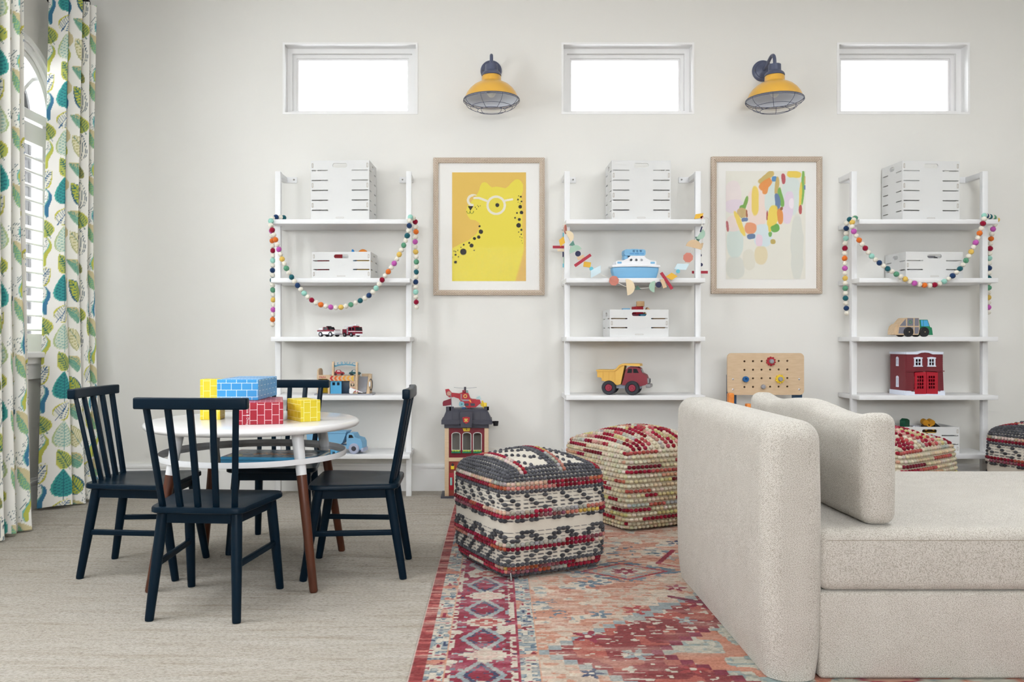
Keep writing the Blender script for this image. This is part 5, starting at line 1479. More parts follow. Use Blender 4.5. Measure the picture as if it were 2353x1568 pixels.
# --- blue truck on the bottom shelf
D = 4.655
t = thing('toy_blue_truck', 'light blue plastic toy truck with grey wheels on the bottom shelf', 'toy truck', (PX(775, D), D, ZS[4]), R(-9))
W_ = 0.045; T_lgw = pm('pale_grey_wheel', (176, 182, 206))
prof(t, 'chassis', T_lblu, [(-0.15, 0.030), (-0.15, 0.046), (0.07, 0.046), (0.10, 0.040), (0.10, 0.026), (-0.13, 0.026)], -W_ + 0.008, W_ - 0.008)
prof(t, 'tipper', T_lblu, [(-0.16, 0.055), (-0.165, 0.112), (0.062, 0.120), (0.064, 0.108), (0.045, 0.062), (0.03, 0.050), (-0.15, 0.050)], -W_, W_)
prof(t, 'tipper_rim', T_lblu, [(-0.168, 0.110), (-0.168, 0.117), (0.068, 0.124), (0.068, 0.117)], -W_ - 0.004, W_ + 0.004)
prof(t, 'cab', T_lblu, [(0.068, 0.030), (0.068, 0.100), (0.076, 0.114), (0.106, 0.114), (0.118, 0.092), (0.148, 0.084), (0.158, 0.066), (0.160, 0.024), (0.140, 0.022)], -W_ + 0.002, W_ - 0.002)
prof(t, 'side_window', T_win, [(0.080, 0.088), (0.083, 0.106), (0.100, 0.106), (0.109, 0.090)], -W_ + 0.0012, W_ - 0.0012)
boxp(t, 'bumper', T_lgw, 0.150, 0.166, -W_, W_, 0.012, 0.034, 0.005)
for x in (-0.105, -0.02, 0.112):
    for s in (-1, 1):
        wheel(t, x, s * (W_ - 0.004), 0.030, 0.022, T_lgw, T_dgry, 0.5)

# --- ferry boat
D = 4.62
f = thing('toy_ferry', 'light blue and white plastic toy ferry boat on the shelf', 'toy boat', (PX(1463, D), D + 0.03, ZS[1]), R(3))
def hull(x, y, z):
    t_ = (z + 0.034) / 0.068; e = abs(x) / 0.130
    k = 0.80 + 0.20 * min(1, t_ * 1.3)
    taper = 1 - 0.45 * max(0, e - 0.45) ** 1.5
    return (x * (0.90 + 0.10 * min(1, t_ * 1.4)), y * k * taper, z)
MB().rbox((0, 0.03, 0.034), (0.262, 0.096, 0.068), 0.012, 3, (16, 4, 4), hull).build('hull', T_lblu, f)
def deckf(x, y, z): return (x, y * (1 - 0.40 * max(0, abs(x) / 0.137 - 0.45) ** 1.5), z + 0.003 * (x / 0.13) ** 2 * -1)
MB().rbox((0, 0.03, 0.074), (0.274, 0.108, 0.014), 0.005, 2, (16, 2, 1), deckf).build('deck', T_wht, f)
sup = [(-0.112, 0.078), (-0.115, 0.094), (-0.108, 0.101), (-0.072, 0.104), (-0.045, 0.116), (-0.030, 0.130), (0.046, 0.130), (0.060, 0.114), (0.080, 0.104), (0.112, 0.100), (0.116, 0.094), (0.114, 0.078)]
holes = [circ(-0.028 + i * 0.030, 0.106, 0.0075, 16) for i in range(3)]
MB().plate([sup] + holes, 0.006, stand(0, -0.006, 0)).plate([sup] + holes, 0.006, stand(0, 0.066, 0)).build('side_wall', T_wht, f)
boxp(f, 'cabin_top', T_wht, -0.05, 0.055, -0.004, 0.064, 0.082, 0.100)
for x in (-0.094, 0.094):
    MB().plate([rrect(x - 0.012, 0.085, x + 0.012, 0.096, 0.003)], 0.002, stand(0, -0.0096, 0)).build('porthole_panel', T_lblu, f)
br = MB().plate([rrect(-0.066, 0.130, 0.054, 0.166, 0.012), rrect(-0.020, 0.150, -0.008, 0.161, 0.001, 1), rrect(0.000, 0.150, 0.012, 0.161, 0.001, 1), rrect(0.020, 0.150, 0.032, 0.161, 0.001, 1)], 0.004, stand(0, -0.008, 0)).plate([rrect(-0.066, 0.130, 0.054, 0.166, 0.012)], 0.060, stand(0, 0.030, 0)).build('bridge', T_lblu, f)
for x in (-0.036, -0.008, 0.020):
    MB().plate([rect(x, 0.138, x + 0.024, 0.146)], 0.001, stand(0, -0.0103, 0)).build('bridge_panel', pm('mid_blue_%d' % int(x * 1000 + 50), (84, 150, 204)), br)
boxp(f, 'bow_ramp', T_lblu, -0.066, -0.044, -0.006, 0.064, 0.108, 0.132, 0.006)
boxp(f, 'roof_rib', T_lblu, -0.024, 0.016, 0.01, 0.05, 0.164, 0.170)

# --- dump truck
D = 4.62
t = thing('toy_dump_truck', 'yellow and maroon plastic toy dump truck with big black wheels', 'toy truck', (PX(1437, D), D + 0.055, ZS[3]), R(-17))
W_ = 0.058
T_dy, T_dm, T_dg = pm('dump_yellow', (228, 180, 84), 0.5), pm('dump_maroon', (134, 40, 54), 0.5), pm('dump_grey', (150, 148, 150), 0.5)
boxp(t, 'chassis', pm('chassis_grey', (170, 180, 196)), -0.09, 0.10, -0.03, 0.03, 0.035, 0.058, 0.004)
tipo = [(-0.140, 0.098), (-0.142, 0.134), (-0.048, 0.134), (-0.030, 0.142), (-0.018, 0.160), (0.0, 0.168), (0.012, 0.166), (-0.010, 0.060), (-0.030, 0.054), (-0.060, 0.070), (-0.110, 0.078), (-0.120, 0.096)]
tip = prof(t, 'tipper', T_dy, tipo, -W_, W_)
prof(t, 'tipper_rim', T_dy, [(-0.146, 0.132), (-0.146, 0.140), (-0.050, 0.140), (-0.034, 0.148), (-0.020, 0.166), (-0.002, 0.175), (0.096, 0.175), (0.100, 0.162), (0.090, 0.161), (0.0, 0.166), (-0.016, 0.158), (-0.030, 0.140), (-0.048, 0.132)], -W_ - 0.005, W_ + 0.005)
for x in (-0.112, -0.078, -0.044):
    MB().box((x, -W_ - 0.001, 0.104), (0.006, 0.004, 0.052)).build('tipper_rib', T_dy, tip)
prof(t, 'cab', T_dm, [(-0.004, 0.056), (0.006, 0.090), (0.018, 0.140), (0.034, 0.157), (0.080, 0.157), (0.098, 0.148), (0.108, 0.122), (0.128, 0.112), (0.136, 0.092), (0.138, 0.060), (0.10, 0.050)], -W_ + 0.006, W_ - 0.006)
prof(t, 'side_window', T_win, [(0.026, 0.124), (0.032, 0.147), (0.052, 0.147), (0.052, 0.124)], -W_ + 0.005, W_ - 0.005)
prof(t, 'side_window', T_win, [(0.060, 0.124), (0.060, 0.147), (0.078, 0.147), (0.090, 0.124)], -W_ + 0.005, W_ - 0.005)
MB().bar((0.0993, 0, 0.146), (0.1085, 0, 0.124), 0.080, 0.002, up=(1, 0, 0.4)).build('windscreen', T_win, t)
gr_ = boxp(t, 'grille', T_dg, 0.130, 0.146, -W_ + 0.010, W_ - 0.010, 0.064, 0.094, 0.006)
for k in range(5): MB().box((0.1462, -0.022 + k * 0.011, 0.079), (0.003, 0.004, 0.022)).build('grille_bar', T_dgry, gr_)
boxp(t, 'bumper', T_dg, 0.128, 0.156, -W_, W_, 0.042, 0.062, 0.006)
for x in (-0.075, 0.055):
    for s in (-1, 1):
        wheel(t, x, s * (W_ - 0.002), 0.040, 0.034, pm('black_tyre_%d%d' % (int(x * 1000) + 100, s), (44, 46, 54), 0.7), pm('hub_red_%d%d' % (int(x * 1000) + 100, s), (150, 40, 62)), 0.56)

# --- wooden garbage truck
D = 4.60
t = thing('toy_garbage_truck', 'wooden toy garbage truck with grey panels and green cab', 'toy truck', (PX(2104, D), D + 0.012, ZS[2]), R(6))
K = D / F / 7.47
def tx(c): return (c - 478) * K
def tz(c): return (445 - c) * K
W_ = 0.035
bodyp = [(170, 412), (178, 290), (200, 245), (318, 118), (560, 118), (575, 260), (575, 330), (548, 412)]
prof(t, 'body', T_wood, [(tx(x), tz(y)) for x, y in bodyp], 0, 2 * W_)
prof(t, 'tailgate', T_wood, [(tx(x), tz(y)) for x, y in [(122, 405), (128, 320), (150, 260), (195, 222), (195, 412)]], 0.010, 2 * W_)
T_pan = pm('slate_panel', (124, 124, 136), 0.6)
for pts in ([(206, 256), (318, 134), (322, 256)], [(345, 124), (455, 124), (455, 256), (345, 256)], [(480, 124), (552, 124), (556, 256), (480, 256)], [(184, 386), (198, 278), (322, 278), (322, 300), (286, 345), (276, 390)], [(350, 278), (455, 278), (455, 380), (440, 380), (420, 330), (380, 302), (350, 300)], [(480, 278), (556, 278), (556, 330), (538, 392), (480, 392)]):
    MB().plate([[(tx(x), tz(y)) for x, y in pts]], 0.001, stand(0, -0.0006, 0)).build('side_panel', T_pan, t)
rc = circ(tx(400), tz(190), 0.0095, 18)
rec = MB()
for k in range(3):
    a0 = R(90 + 120 * k)
    rec.plate([circ(tx(400), tz(190), 0.010, 8, a0=a0 + 0.25, a1=a0 + 1.75, close=False) + circ(tx(400), tz(190), 0.0065, 8, a0=a0 + 1.75, a1=a0 + 0.25, close=False)], 0.0006, stand(0, -0.0013, 0))
    aa = a0 + 0.25; r_ = 0.00825
    cxr, czr = tx(400) + r_ * math.cos(aa), tz(190) + r_ * math.sin(aa)
    rec.plate([[(cxr + 0.0045 * math.cos(aa + d_), czr + 0.0045 * math.sin(aa + d_)) for d_ in (0, math.pi, -math.pi / 2)]], 0.0006, stand(0, -0.0013, 0))
rec.build('recycling_mark', pm('mark_green', (70, 136, 92)), t)
T_gg = pm('garbage_green', (30, 128, 88), 0.45)
prof(t, 'cab', T_gg, [(tx(x), tz(y)) for x, y in [(576, 412), (576, 148), (722, 148), (768, 275), (800, 285), (820, 412)]], 0.002, 2 * W_ - 0.002)
prof(t, 'cab_window', pm('window_blue', (74, 168, 222)), [(tx(x), tz(y)) for x, y in [(596, 158), (716, 158), (750, 262), (606, 262)]], 0.0012, 2 * W_ - 0.0012)
MB().box((tx(643), 0.0006, tz(210)), (0.0016, 0.001, tz(156) - tz(262))).build('window_bar', T_gg, t)
for c_ in (360, 648):
    for y_ in (0.002, 2 * W_ - 0.002):
        sg = -1 if y_ < W_ else 1
        o = MB().lathe([(0, -0.006), (0.0275, -0.006), (0.0275, 0.006), (0.024, 0.009), (0, 0.009)], 26, Matrix.Translation((tx(c_), y_ + sg * 0.004, 0.0275)) @ Matrix.Rotation(R(-90 * sg), 4, 'X')).build('wheel', T_blk, t)
        MB().ball((tx(c_), y_ + sg * 0.0135, 0.0275), 0.003, 8, 5).build('axle_pin', T_wood, o)

# --- plastic fire house
D = 4.60
fh = thing('toy_fire_house', 'dark red plastic toy fire house with white windows and bright double doors', 'toy house', (PX(2118, D), D, ZS[3]), R(2))
def hx(c): return (c - 580) * K
def hz(c): return (1450 - c) * K
T_brick = mat('plastic_brick', (120, 36, 46), 0.5); T_hw = pm('house_white', (222, 228, 242), 0.45); T_hr = pm('house_red', (176, 8, 38), 0.35)
top = [(hx(310), hz(745)), (hx(490), hz(745)), (hx(560), hz(722)), (hx(630), hz(716)), (hx(700), hz(722)), (hx(770), hz(745)), (hx(940), hz(745))]
wins = [(468, 555, 830, 935), (706, 788, 830, 935)]
front = MB().plate([[(hx(305), hz(1380)), (hx(446), hz(1380)), (hx(446), hz(1050)), (hx(500), hz(1034)), (hx(640), hz(1015)), (hx(790), hz(1034)), (hx(856), hz(1050)), (hx(856), hz(1380)), (hx(965), hz(1370))] + top[::-1]] + [rect(hx(a), hz(d_), hx(b), hz(c_)) for a, b, c_, d_ in wins], 0.008, stand(0, 0.004, 0)).build('front_wall', T_brick, fh)
# moulded brick courses
crs = MB()
for k in range(16):
    zc = hz(1360) + k * 0.0122
    for a, b in ((312, 380), (895, 950)):
        crs.box(((hx(a) + hx(b)) / 2, -0.0008, zc), (hx(b) - hx(a), 0.0016, 0.0016))
crs.build('brick_course', pm('course_dark', (100, 28, 38)), front)
boxp(fh, 'side_wall', T_brick, hx(305) - 0.001, hx(305) + 0.008, 0.006, 0.165, hz(1380), hz(745), 0.001)
MB().box((hx(945), 0.085, (hz(1380) + hz(745)) / 2), (0.008, 0.16, hz(745) - hz(1380))).build('side_wall', T_brick, fh)
MB().box((hx(600), 0.164, (hz(1380) + hz(745)) / 2), (0.19, 0.006, hz(745) - hz(1380))).build('back_wall', T_brick, fh)
boxp(fh, 'floor_plate', T_brick, hx(320), hx(940), 0.01, 0.16, hz(1010), hz(995), 0.001)
boxp(fh, 'string_course', T_brick, hx(300), hx(975), -0.004, 0.004, hz(1045), hz(1030), 0.001)
MB().plate([[(hx(385), hz(1050)), (hx(405), hz(1050)), (hx(470), hz(1042)), (hx(640), hz(1028)), (hx(810), hz(1042)), (hx(865), hz(1050)), (hx(885), hz(1050)), (hx(810), hz(1018)), (hx(640), hz(1000)), (hx(470), hz(1018))]], 0.010, stand(0, -0.002, 0)).build('door_arch', T_brick, fh)
cor = [(hx(298), hz(748)), (hx(495), hz(748)), (hx(560), hz(722)), (hx(630), hz(716)), (hx(700), hz(722)), (hx(765), hz(748)), (hx(948), hz(748)), (hx(952), hz(705)), (hx(785), hz(702)), (hx(700), hz(686)), (hx(630), hz(680)), (hx(560), hz(686)), (hx(470), hz(702)), (hx(298), hz(705))]
MB().plate([cor], 0.014, stand(0, 0.002, 0)).build('cornice', T_hw, fh)
boxp(fh, 'cornice', T_hw, hx(298) - 0.002, hx(298) + 0.012, 0.004, 0.170, hz(748), hz(705), 0.002)
bs = [(hx(298), 0), (hx(980), 0), (hx(978), hz(1370)), (hx(905), hz(1372)), (hx(900), hz(1385)), (hx(830), hz(1388)), (hx(830), hz(1425)), (hx(470), hz(1425)), (hx(470), hz(1390)), (hx(390), hz(1388)), (hx(388), hz(1375)), (hx(298), hz(1372))]
MB().plate([bs], 0.014, stand(0, 0.002, 0)).build('plinth', T_hw, fh)
MB().box((hx(630), 0.085, 0.003), (hx(945) - hx(330), 0.16, 0.006)).build('floor_slab', T_hw, fh)
boxp(fh, 'plinth', T_hw, hx(298) - 0.002, hx(298) + 0.012, 0.004, 0.170, 0.0, hz(1372), 0.002)
def hwin(x0, x1, z0, z1, y, rot=None):
    a, b, c_, d_ = hx(x0), hx(x1), hz(z1), hz(z0)
    mx_, mz = (a + b) / 2, (c_ + d_) / 2; e = 0.0028
    w_ = MB().plate([[(a - 0.012, c_ - 0.008), (b + 0.012, c_ - 0.008), (b + 0.012, c_ - 0.003), (b + 0.008, c_ - 0.003), (b + 0.008, d_ + 0.003), (b + 0.012, d_ + 0.004), (b + 0.010, d_ + 0.009), (mx_ + 0.006, d_ + 0.012), (mx_ - 0.006, d_ + 0.012), (a - 0.010, d_ + 0.009), (a - 0.012, d_ + 0.004), (a - 0.008, d_ + 0.003), (a - 0.008, c_ - 0.003), (a - 0.012, c_ - 0.003)],
                      rect(a, c_, mx_ - e / 2, mz - e / 2), rect(mx_ + e / 2, c_, b, mz - e / 2), rect(a, mz + e / 2, mx_ - e / 2, d_), rect(mx_ + e / 2, mz + e / 2, b, d_)], 0.006, stand(0, y, 0)).build('window', T_hw, fh)
for a, b, c_, d_ in wins: hwin(a, b, c_, d_, -0.002)
for z0, z1 in ((825, 935), (1160, 1300)):
    cz = (hz(z0) + hz(z1)) / 2; hh = hz(z0) - hz(z1)
    w_ = MB().plate([[(-0.012, -hh / 2 - 0.007), (0.012, -hh / 2 - 0.007), (0.011, hh / 2 + 0.006), (0, hh / 2 + 0.012), (-0.011, hh / 2 + 0.006)]] + [rect(sx * 0.0042 - 0.003, zz - hh * 0.13, sx * 0.0042 + 0.003, zz + hh * 0.13) for sx in (-1, 1) for zz in (-hh * 0.30, hh * 0.02, hh * 0.34)], 0.004, Matrix.Rotation(R(-90), 4, 'Z') @ UP)
    w_.build('window', T_hw, fh, (hx(305) - 0.003, 0.085, cz))
for s, x0, x1 in ((-1, 450, 645), (1, 652, 850)):
    xa, xb = hx(x0), hx(x1)
    pn = []
    ca, cb2 = (485, 605) if s < 0 else (685, 800)
    cw_ = (hx(cb2) - hx(ca)) / 3
    for i in range(3):
        for j in range(4):
            z0_ = hz(1345) + j * (hz(1110) - hz(1345)) / 4
            pn.append(rect(hx(ca) + i * cw_ + 0.0016, z0_ + 0.003, hx(ca) + (i + 1) * cw_ - 0.0016, z0_ + (hz(1110) - hz(1345)) / 4 - 0.002))
    dtop = [(xb, hz(1048 if s < 0 else 1058)), (xa, hz(1058 if s < 0 else 1048))]
    MB().plate([[(xa, hz(1428 if s < 0 else 1424)), (xb, hz(1428))] + dtop] + pn, 0.006, stand(0, -0.004, 0)).build('door', T_hr, fh)
MB().box((hx(545), 0.06, hz(1230)), (hx(610) - hx(480), 0.004, 0.06)).build('inner_card', pm('inner_cream', (226, 210, 196)), fh)
boxp(fh, 'roof_slab', T_brick, hx(320), hx(940), 0.012, 0.16, hz(760), hz(748), 0.001)

# --- tall toy fire station on the floor; crop frame (980,860) at 5.225 px per px
D = 4.615
fs_ = thing('toy_fire_station', 'tall wooden toy fire station with dark roof and red brick front on the floor', 'toy house', (PX(1071.9, D), D, 0))
K2 = D / F / 5.225
def sx_(c): return (c - 480) * K2
def sz_(c): return (1497 - c) * K2
DP = 0.15
T_sbrick = brick_mat('station_brick_print', (166, 14, 40), (118, 8, 30), (150, 10, 34))
def uvplate(root, name, m, outs, t_, y):
    me = plate_mesh(outs, t_); me.transform(stand(0, y, 0))
    l = me.uv_layers.new(name='UVMap')
    for lp in me.loops:
        v = me.vertices[lp.vertex_index].co; l.data[lp.index].uv = (v.x + 1, v.z)
    me.materials.append(m); return link(name, me, root)
boxp(fs_, 'base_board', T_dgry, sx_(172), sx_(790), -0.01, DP + 0.02, 0, 0.011, 0.001)
for a, b in ((218, 268), (695, 745)):
    for y0 in (0.0, DP - 0.022): boxp(fs_, 'post', T_wood, sx_(a), sx_(b), y0, y0 + 0.022, 0.011, sz_(650), 0.001)
boxp(fs_, 'beam', T_wood, sx_(266), sx_(698), 0.001, 0.021, sz_(1056), sz_(1011), 0.001)
aw = []
for a, b in ((308, 400), (438, 530), (566, 656)):
    xa, xb = sx_(a), sx_(b); zc, zt = sz_(918), sz_(735)
    aw.append((xa, xb, zc, zt))
def archo(xa, xb, zc, zt, e=0.0): return [(xa - e, zc - e), (xb + e, zc - e), (xb + e, zt)] + [((xa + xb) / 2 + ((xb - xa) / 2 + e) * math.cos(R(q)), zt + (0.010 + e) * math.sin(R(q))) for q in range(20, 170, 20)] + [(xa - e, zt)]
uvplate(fs_, 'brick_front', T_sbrick, [rect(sx_(266), sz_(1012), sx_(697), sz_(640))] + [archo(*q) for q in aw], 0.006, 0.010)
for q in aw:
    MB().plate([archo(*q, e=0.004), archo(*q)], 0.004, stand(0, 0.006, 0)).build('window_frame', pm('stone_white', (206, 206, 200)), fs_)
    fb = boxp(fs_, 'flower_box', T_grn, q[0] - 0.004, q[1] + 0.004, -0.002, 0.006, sz_(956), sz_(934), 0.001)
    for k in range(6): MB().ball((q[0] + (k + 0.5) * (q[1] - q[0]) / 6, -0.001, sz_(930) + 0.002 * (k % 2)), 0.0042, 8, 5).build('flower', pm('leaf_lime', (170, 200, 50)) if k == 0 and q is aw[0] else bpy.data.materials['leaf_lime'], fb)
    MB().box(((q[0] + q[1]) / 2, DP - 0.01, (q[2] + q[3]) / 2), (q[1] - q[0] + 0.02, 0.002, q[3] - q[2] + 0.03)).build('back_panel', pm('back_grey', (128, 124, 118)) if q is aw[0] else bpy.data.materials['back_grey'], fs_)
MB().plate([[(sx_(428), sz_(645)), (sx_(530), sz_(645)), (sx_(516), sz_(694)), (sx_(445), sz_(694))]], 0.003, stand(0, 0.0055, 0)).build('number_sign', T_byel, fs_)
MB().text('2', 0.018, 0.001, stand(sx_(481), 0.0036, sz_(668))).build('lettering', T_blk, fs_)
T_sor = brick_mat('lower_brick_print', (196, 104, 76), (150, 60, 50), (186, 92, 66))
uvplate(fs_, 'lower_front', T_sor, [[(sx_(266), sz_(1470)), (sx_(330), sz_(1470)), (sx_(330), sz_(1180)), (sx_(380), sz_(1150)), (sx_(600), sz_(1150)), (sx_(640), sz_(1180)), (sx_(640), sz_(1470)), (sx_(697), sz_(1470)), (sx_(697), sz_(1056)), (sx_(266), sz_(1056))]], 0.006, 0.010)
MB().plate([[(sx_(330), sz_(1470)), (sx_(350), sz_(1470)), (sx_(350), sz_(1200)), (sx_(620), sz_(1200)), (sx_(620), sz_(1470)), (sx_(640), sz_(1470)), (sx_(640), sz_(1170)), (sx_(330), sz_(1170))]], 0.008, stand(0, 0.007, 0)).build('door_surround', pm('stone_cream', (206, 200, 178)), fs_)
boxp(fs_, 'door', T_dgry, sx_(352), sx_(618), 0.02, 0.024, sz_(1470), sz_(1202), 0.001)
boxp(fs_, 'wall_panel', T_red, sx_(268), sx_(328), 0.0055, 0.0075, sz_(1400), sz_(1195), 0.0005)
MB().cyl((sx_(296), 0.002, sz_(1340)), (sx_(296), 0.002, sz_(1250)), 0.0065, n=12).build('extinguisher', pm('pale_aqua', (150, 196, 190)), fs_)
ln_ = boxp(fs_, 'lantern', T_byel, sx_(292), sx_(334), -0.006, 0.005, sz_(1150), sz_(1105), 0.003)
MB().cyl((sx_(313), 0, sz_(1108)), (sx_(313), 0, sz_(1078)), 0.008, 0.003, 10).build('lantern_cap', T_blk, ln_)
# roof
def roof_box(x0, x1, y0, y1, z0, z1, top=None):
    xa, xb = sx_(x0), sx_(x1); za, zb = sz_(z0), sz_(z1)
    ta, tb, tya, tyb = top if top else (xa, xb, y0, y1)
    return MB().add([(xa, y0, za), (xb, y0, za), (xb, y1, za), (xa, y1, za), (ta, tya, zb), (tb, tya, zb), (tb, tyb, zb), (ta, tyb, zb)], [(3, 2, 1, 0), (4, 5, 6, 7), (0, 1, 5, 4), (1, 2, 6, 5), (2, 3, 7, 6), (3, 0, 4, 7)])
T_roof = pm('roof_charcoal', (62, 62, 74), 0.55)
roof_box(214, 748, -0.006, DP + 0.006, 652, 606).build('fascia', T_roof, fs_)
roof_box(180, 788, -0.022, DP + 0.02, 606, 556).build('eave', T_roof, fs_)
rf = roof_box(190, 778, -0.018, DP + 0.016, 556, 436, (sx_(240), sx_(722), 0.022, DP - 0.022)).build('roof', T_roof, fs_)
for c0, c1 in ((250, 305), (320, 385), (570, 640), (655, 715)):
    k0 = sz_(545); k1 = sz_(470)
    def sl(z): t_ = (z - sz_(556)) / (sz_(436) - sz_(556)); return -0.018 + 0.040 * t_
    MB().add([(sx_(c0), sl(k0) - 0.002, k0), (sx_(c1), sl(k0) - 0.002, k0), (sx_(c1), sl(k1) - 0.002, k1), (sx_(c0), sl(k1) - 0.002, k1), (sx_(c0), sl(k0) + 0.002, k0), (sx_(c1), sl(k0) + 0.002, k0), (sx_(c1), sl(k1) + 0.002, k1), (sx_(c0), sl(k1) + 0.002, k1)], [(0, 1, 2, 3), (7, 6, 5, 4), (0, 4, 5, 1), (1, 5, 6, 2), (2, 6, 7, 3), (3, 7, 4, 0)]).build('roof_tile', T_dgry, rf)
roof_box(236, 728, 0.020, DP - 0.020, 436, 428).build('roof_deck', T_dgry, fs_)
for a, b in ((232, 290), (690, 748), (274, 326), (728, 750)):
    roof_box(a, b, 0.016, 0.034, 450 if a < 500 else 445, 402).build('parapet', T_roof, fs_)
cr = MB().plate([[(sx_(402), sz_(470)), (sx_(412), sz_(642)), (sx_(545), sz_(642)), (sx_(553), sz_(470)), (sx_(540), sz_(455)), (sx_(415), sz_(455))]], 0.05, stand(0, -0.006, 0)).build('gable', T_roof, fs_)
MB().plate([[(sx_(432), sz_(520)), (sx_(478), sz_(512)), (sx_(522), sz_(520)), (sx_(512), sz_(575)), (sx_(477), sz_(596)), (sx_(442), sz_(575))]], 0.003, stand(0, -0.0325, 0)).build('shield', T_red, cr)
em = MB()
for k in range(4):
    a = R(90 * k + 45)
    em.plate([[(sx_(476) + 0.003 * math.cos(a - 0.5), sz_(553) + 0.003 * math.sin(a - 0.5)), (sx_(476) + 0.012 * math.cos(a - 0.45), sz_(553) + 0.012 * math.sin(a - 0.45)), (sx_(476) + 0.012 * math.cos(a + 0.45), sz_(553) + 0.012 * math.sin(a + 0.45)), (sx_(476) + 0.003 * math.cos(a + 0.5), sz_(553) + 0.003 * math.sin(a + 0.5))]], 0.001, stand(0, -0.0346, 0))
em.plate([circ(sx_(476), sz_(553), 0.005, 12)], 0.001, stand(0, -0.0346, 0)).build('emblem', pm('emblem_yellow', (226, 196, 96)), cr)
MB().lathe([(0, 0), (0.013, 0), (0.0165, 0.026), (0.015, 0.026), (0.012, 0.003), (0, 0.003)], 20, Matrix.Translation((sx_(832), 0.02, sz_(632)))).bar((sx_(788), 0.02, sz_(590)), (sx_(805), 0.02, sz_(590)), 0.01, 0.012).build('bucket', T_blk, fs_)
fl = MB().cyl((sx_(300), 0.03, sz_(405)), (sx_(290), 0.03, sz_(262)), 0.0022, n=8).build('flag_pole', T_gry, fs_)
MB().plate([[(sx_(292), sz_(302)), (sx_(250), sz_(318)), (sx_(200), sz_(334)), (sx_(190), sz_(356)), (sx_(194), sz_(394)), (sx_(230), sz_(392)), (sx_(296), sz_(380))]], 0.005, stand(0, 0.03, 0)).build('flag', T_crim, fl)
# --- toy helicopter on that roof
hz0 = sz_(428)
hc = thing('toy_helicopter', 'red toy rescue helicopter with grey rotor on the toy fire station roof', 'toy helicopter', (PX(1071.9, D), D + 0.055, hz0))
def qx(c): return sx_(c)
def qz(c): return sz_(c) - hz0
hp = [(220, 195), (262, 190), (300, 236), (388, 246), (432, 232), (500, 240), (524, 300), (545, 312), (640, 318), (652, 358), (592, 410), (478, 412), (440, 372), (392, 312), (325, 288), (272, 294), (232, 264)]
def mid(seq, a, b): return [(qx(x), qz(y)) for x, y in seq]
prof(hc, 'tail_boom', T_red, mid([(220, 195), (262, 190), (300, 236), (396, 246), (396, 312), (325, 288), (272, 294), (232, 264)], 0, 0), -0.008, 0.008)
prof(hc, 'fuselage', T_red, mid([(388, 246), (432, 232), (500, 240), (524, 300), (545, 312), (640, 318), (652, 358), (592, 410), (478, 412), (440, 372), (388, 312)], 0, 0), -0.026, 0.026)
prof(hc, 'grey_stripe', T_gry, mid([(398, 314), (520, 318), (526, 332), (440, 334)], 0, 0), -0.0268, 0.0268)
prof(hc, 'orange_flash', T_org, mid([(505, 318), (525, 316), (540, 352), (522, 350)], 0, 0), -0.0270, 0.0270)
for a, b in ((462, 505), (528, 580)): MB().plate([rrect(qx(a), qz(392), qx(b), qz(362), 0.003)], 0.002, stand(0, -0.0266, 0)).build('side_hatch', T_dgry, hc)
tl = MB().plate([circ(qx(266), qz(246), 0.0135, 18)], 0.002, stand(0, -0.009, 0)).build('tail_rotor_guard', pm('guard_grey', (150, 130, 122)), hc)
for k in range(7):
    a = 2 * math.pi * k / 7
    MB().bar((qx(266) + 0.003 * math.cos(a), -0.0105, qz(246) + 0.003 * math.sin(a)), (qx(266) + 0.011 * math.cos(a), -0.0105, qz(246) + 0.011 * math.sin(a)), 0.003, 0.0012, up=(0, 1, 0)).build('tail_blade', pm('blade_pink', (236, 170, 140)) if k == 0 else bpy.data.materials['blade_pink'], tl)
MB().plate([circ(qx(464), qz(275), 0.0105, 16), circ(qx(464), qz(275), 0.0068, 16)], 0.001, stand(0, -0.0266, 0)).build('badge', bpy.data.materials['emblem_yellow'], hc)
for k in range(4): MB().box((qx(415), -0.0266, qz(254 + k * 16)), (0.008, 0.001, 0.004)).build('vent', T_gry, hc)
boxp(hc, 'rotor_mast', T_crim, qx(428), qx(472), -0.012, 0.012, qz(236), qz(204), 0.003)
boxp(hc, 'engine_cover', pm('aqua_grey', (130, 160, 158)), qx(470), qx(498), -0.012, 0.012, qz(242), qz(205), 0.004)
ro = MB().cyl((qx(460), 0, qz(205)), (qx(460), 0, qz(166)), 0.006, n=12).build('rotor_hub', T_dgry, hc)
for s, xx in ((-1, 325), (1, 602)):
    MB().bar((qx(460) + s * 0.005, 0, qz(184)), (qx(xx), 0.004 * s, qz(172)), 0.010, 0.002).build('rotor_blade', T_gry, ro)
prof(hc, 'windscreen', pm('pale_screen', (176, 204, 206), 0.2), mid([(590, 318), (604, 288), (640, 272), (655, 318)], 0, 0), -0.018, 0.018)
for s in (-1, 1):
    wheel(hc, qx(421), s * 0.031, 0.0155, 0.008, pm('aqua_wheel%d' % s, (130, 176, 188)), pm('aqua_hub%d' % s, (60, 140, 150)), 0.4, z=qz(371))
boxp(hc, 'skid', T_blu, qx(424), qx(466), -0.024, 0.024, 0, qz(415), 0.003)
boxp(hc, 'skid', T_crim, qx(490), qx(530), -0.024, 0.024, 0, qz(408), 0.003)
yc_ = thing('toy_propeller', 'bright yellow toy water cannon at the edge of the toy fire station roof', 'toy', (PX(1071.9, D) + sx_(690), D + 0.05, hz0))
boxp(yc_, 'stand', T_byel, -0.004, 0.016, -0.01, 0.01, 0, qz(358), 0.003)
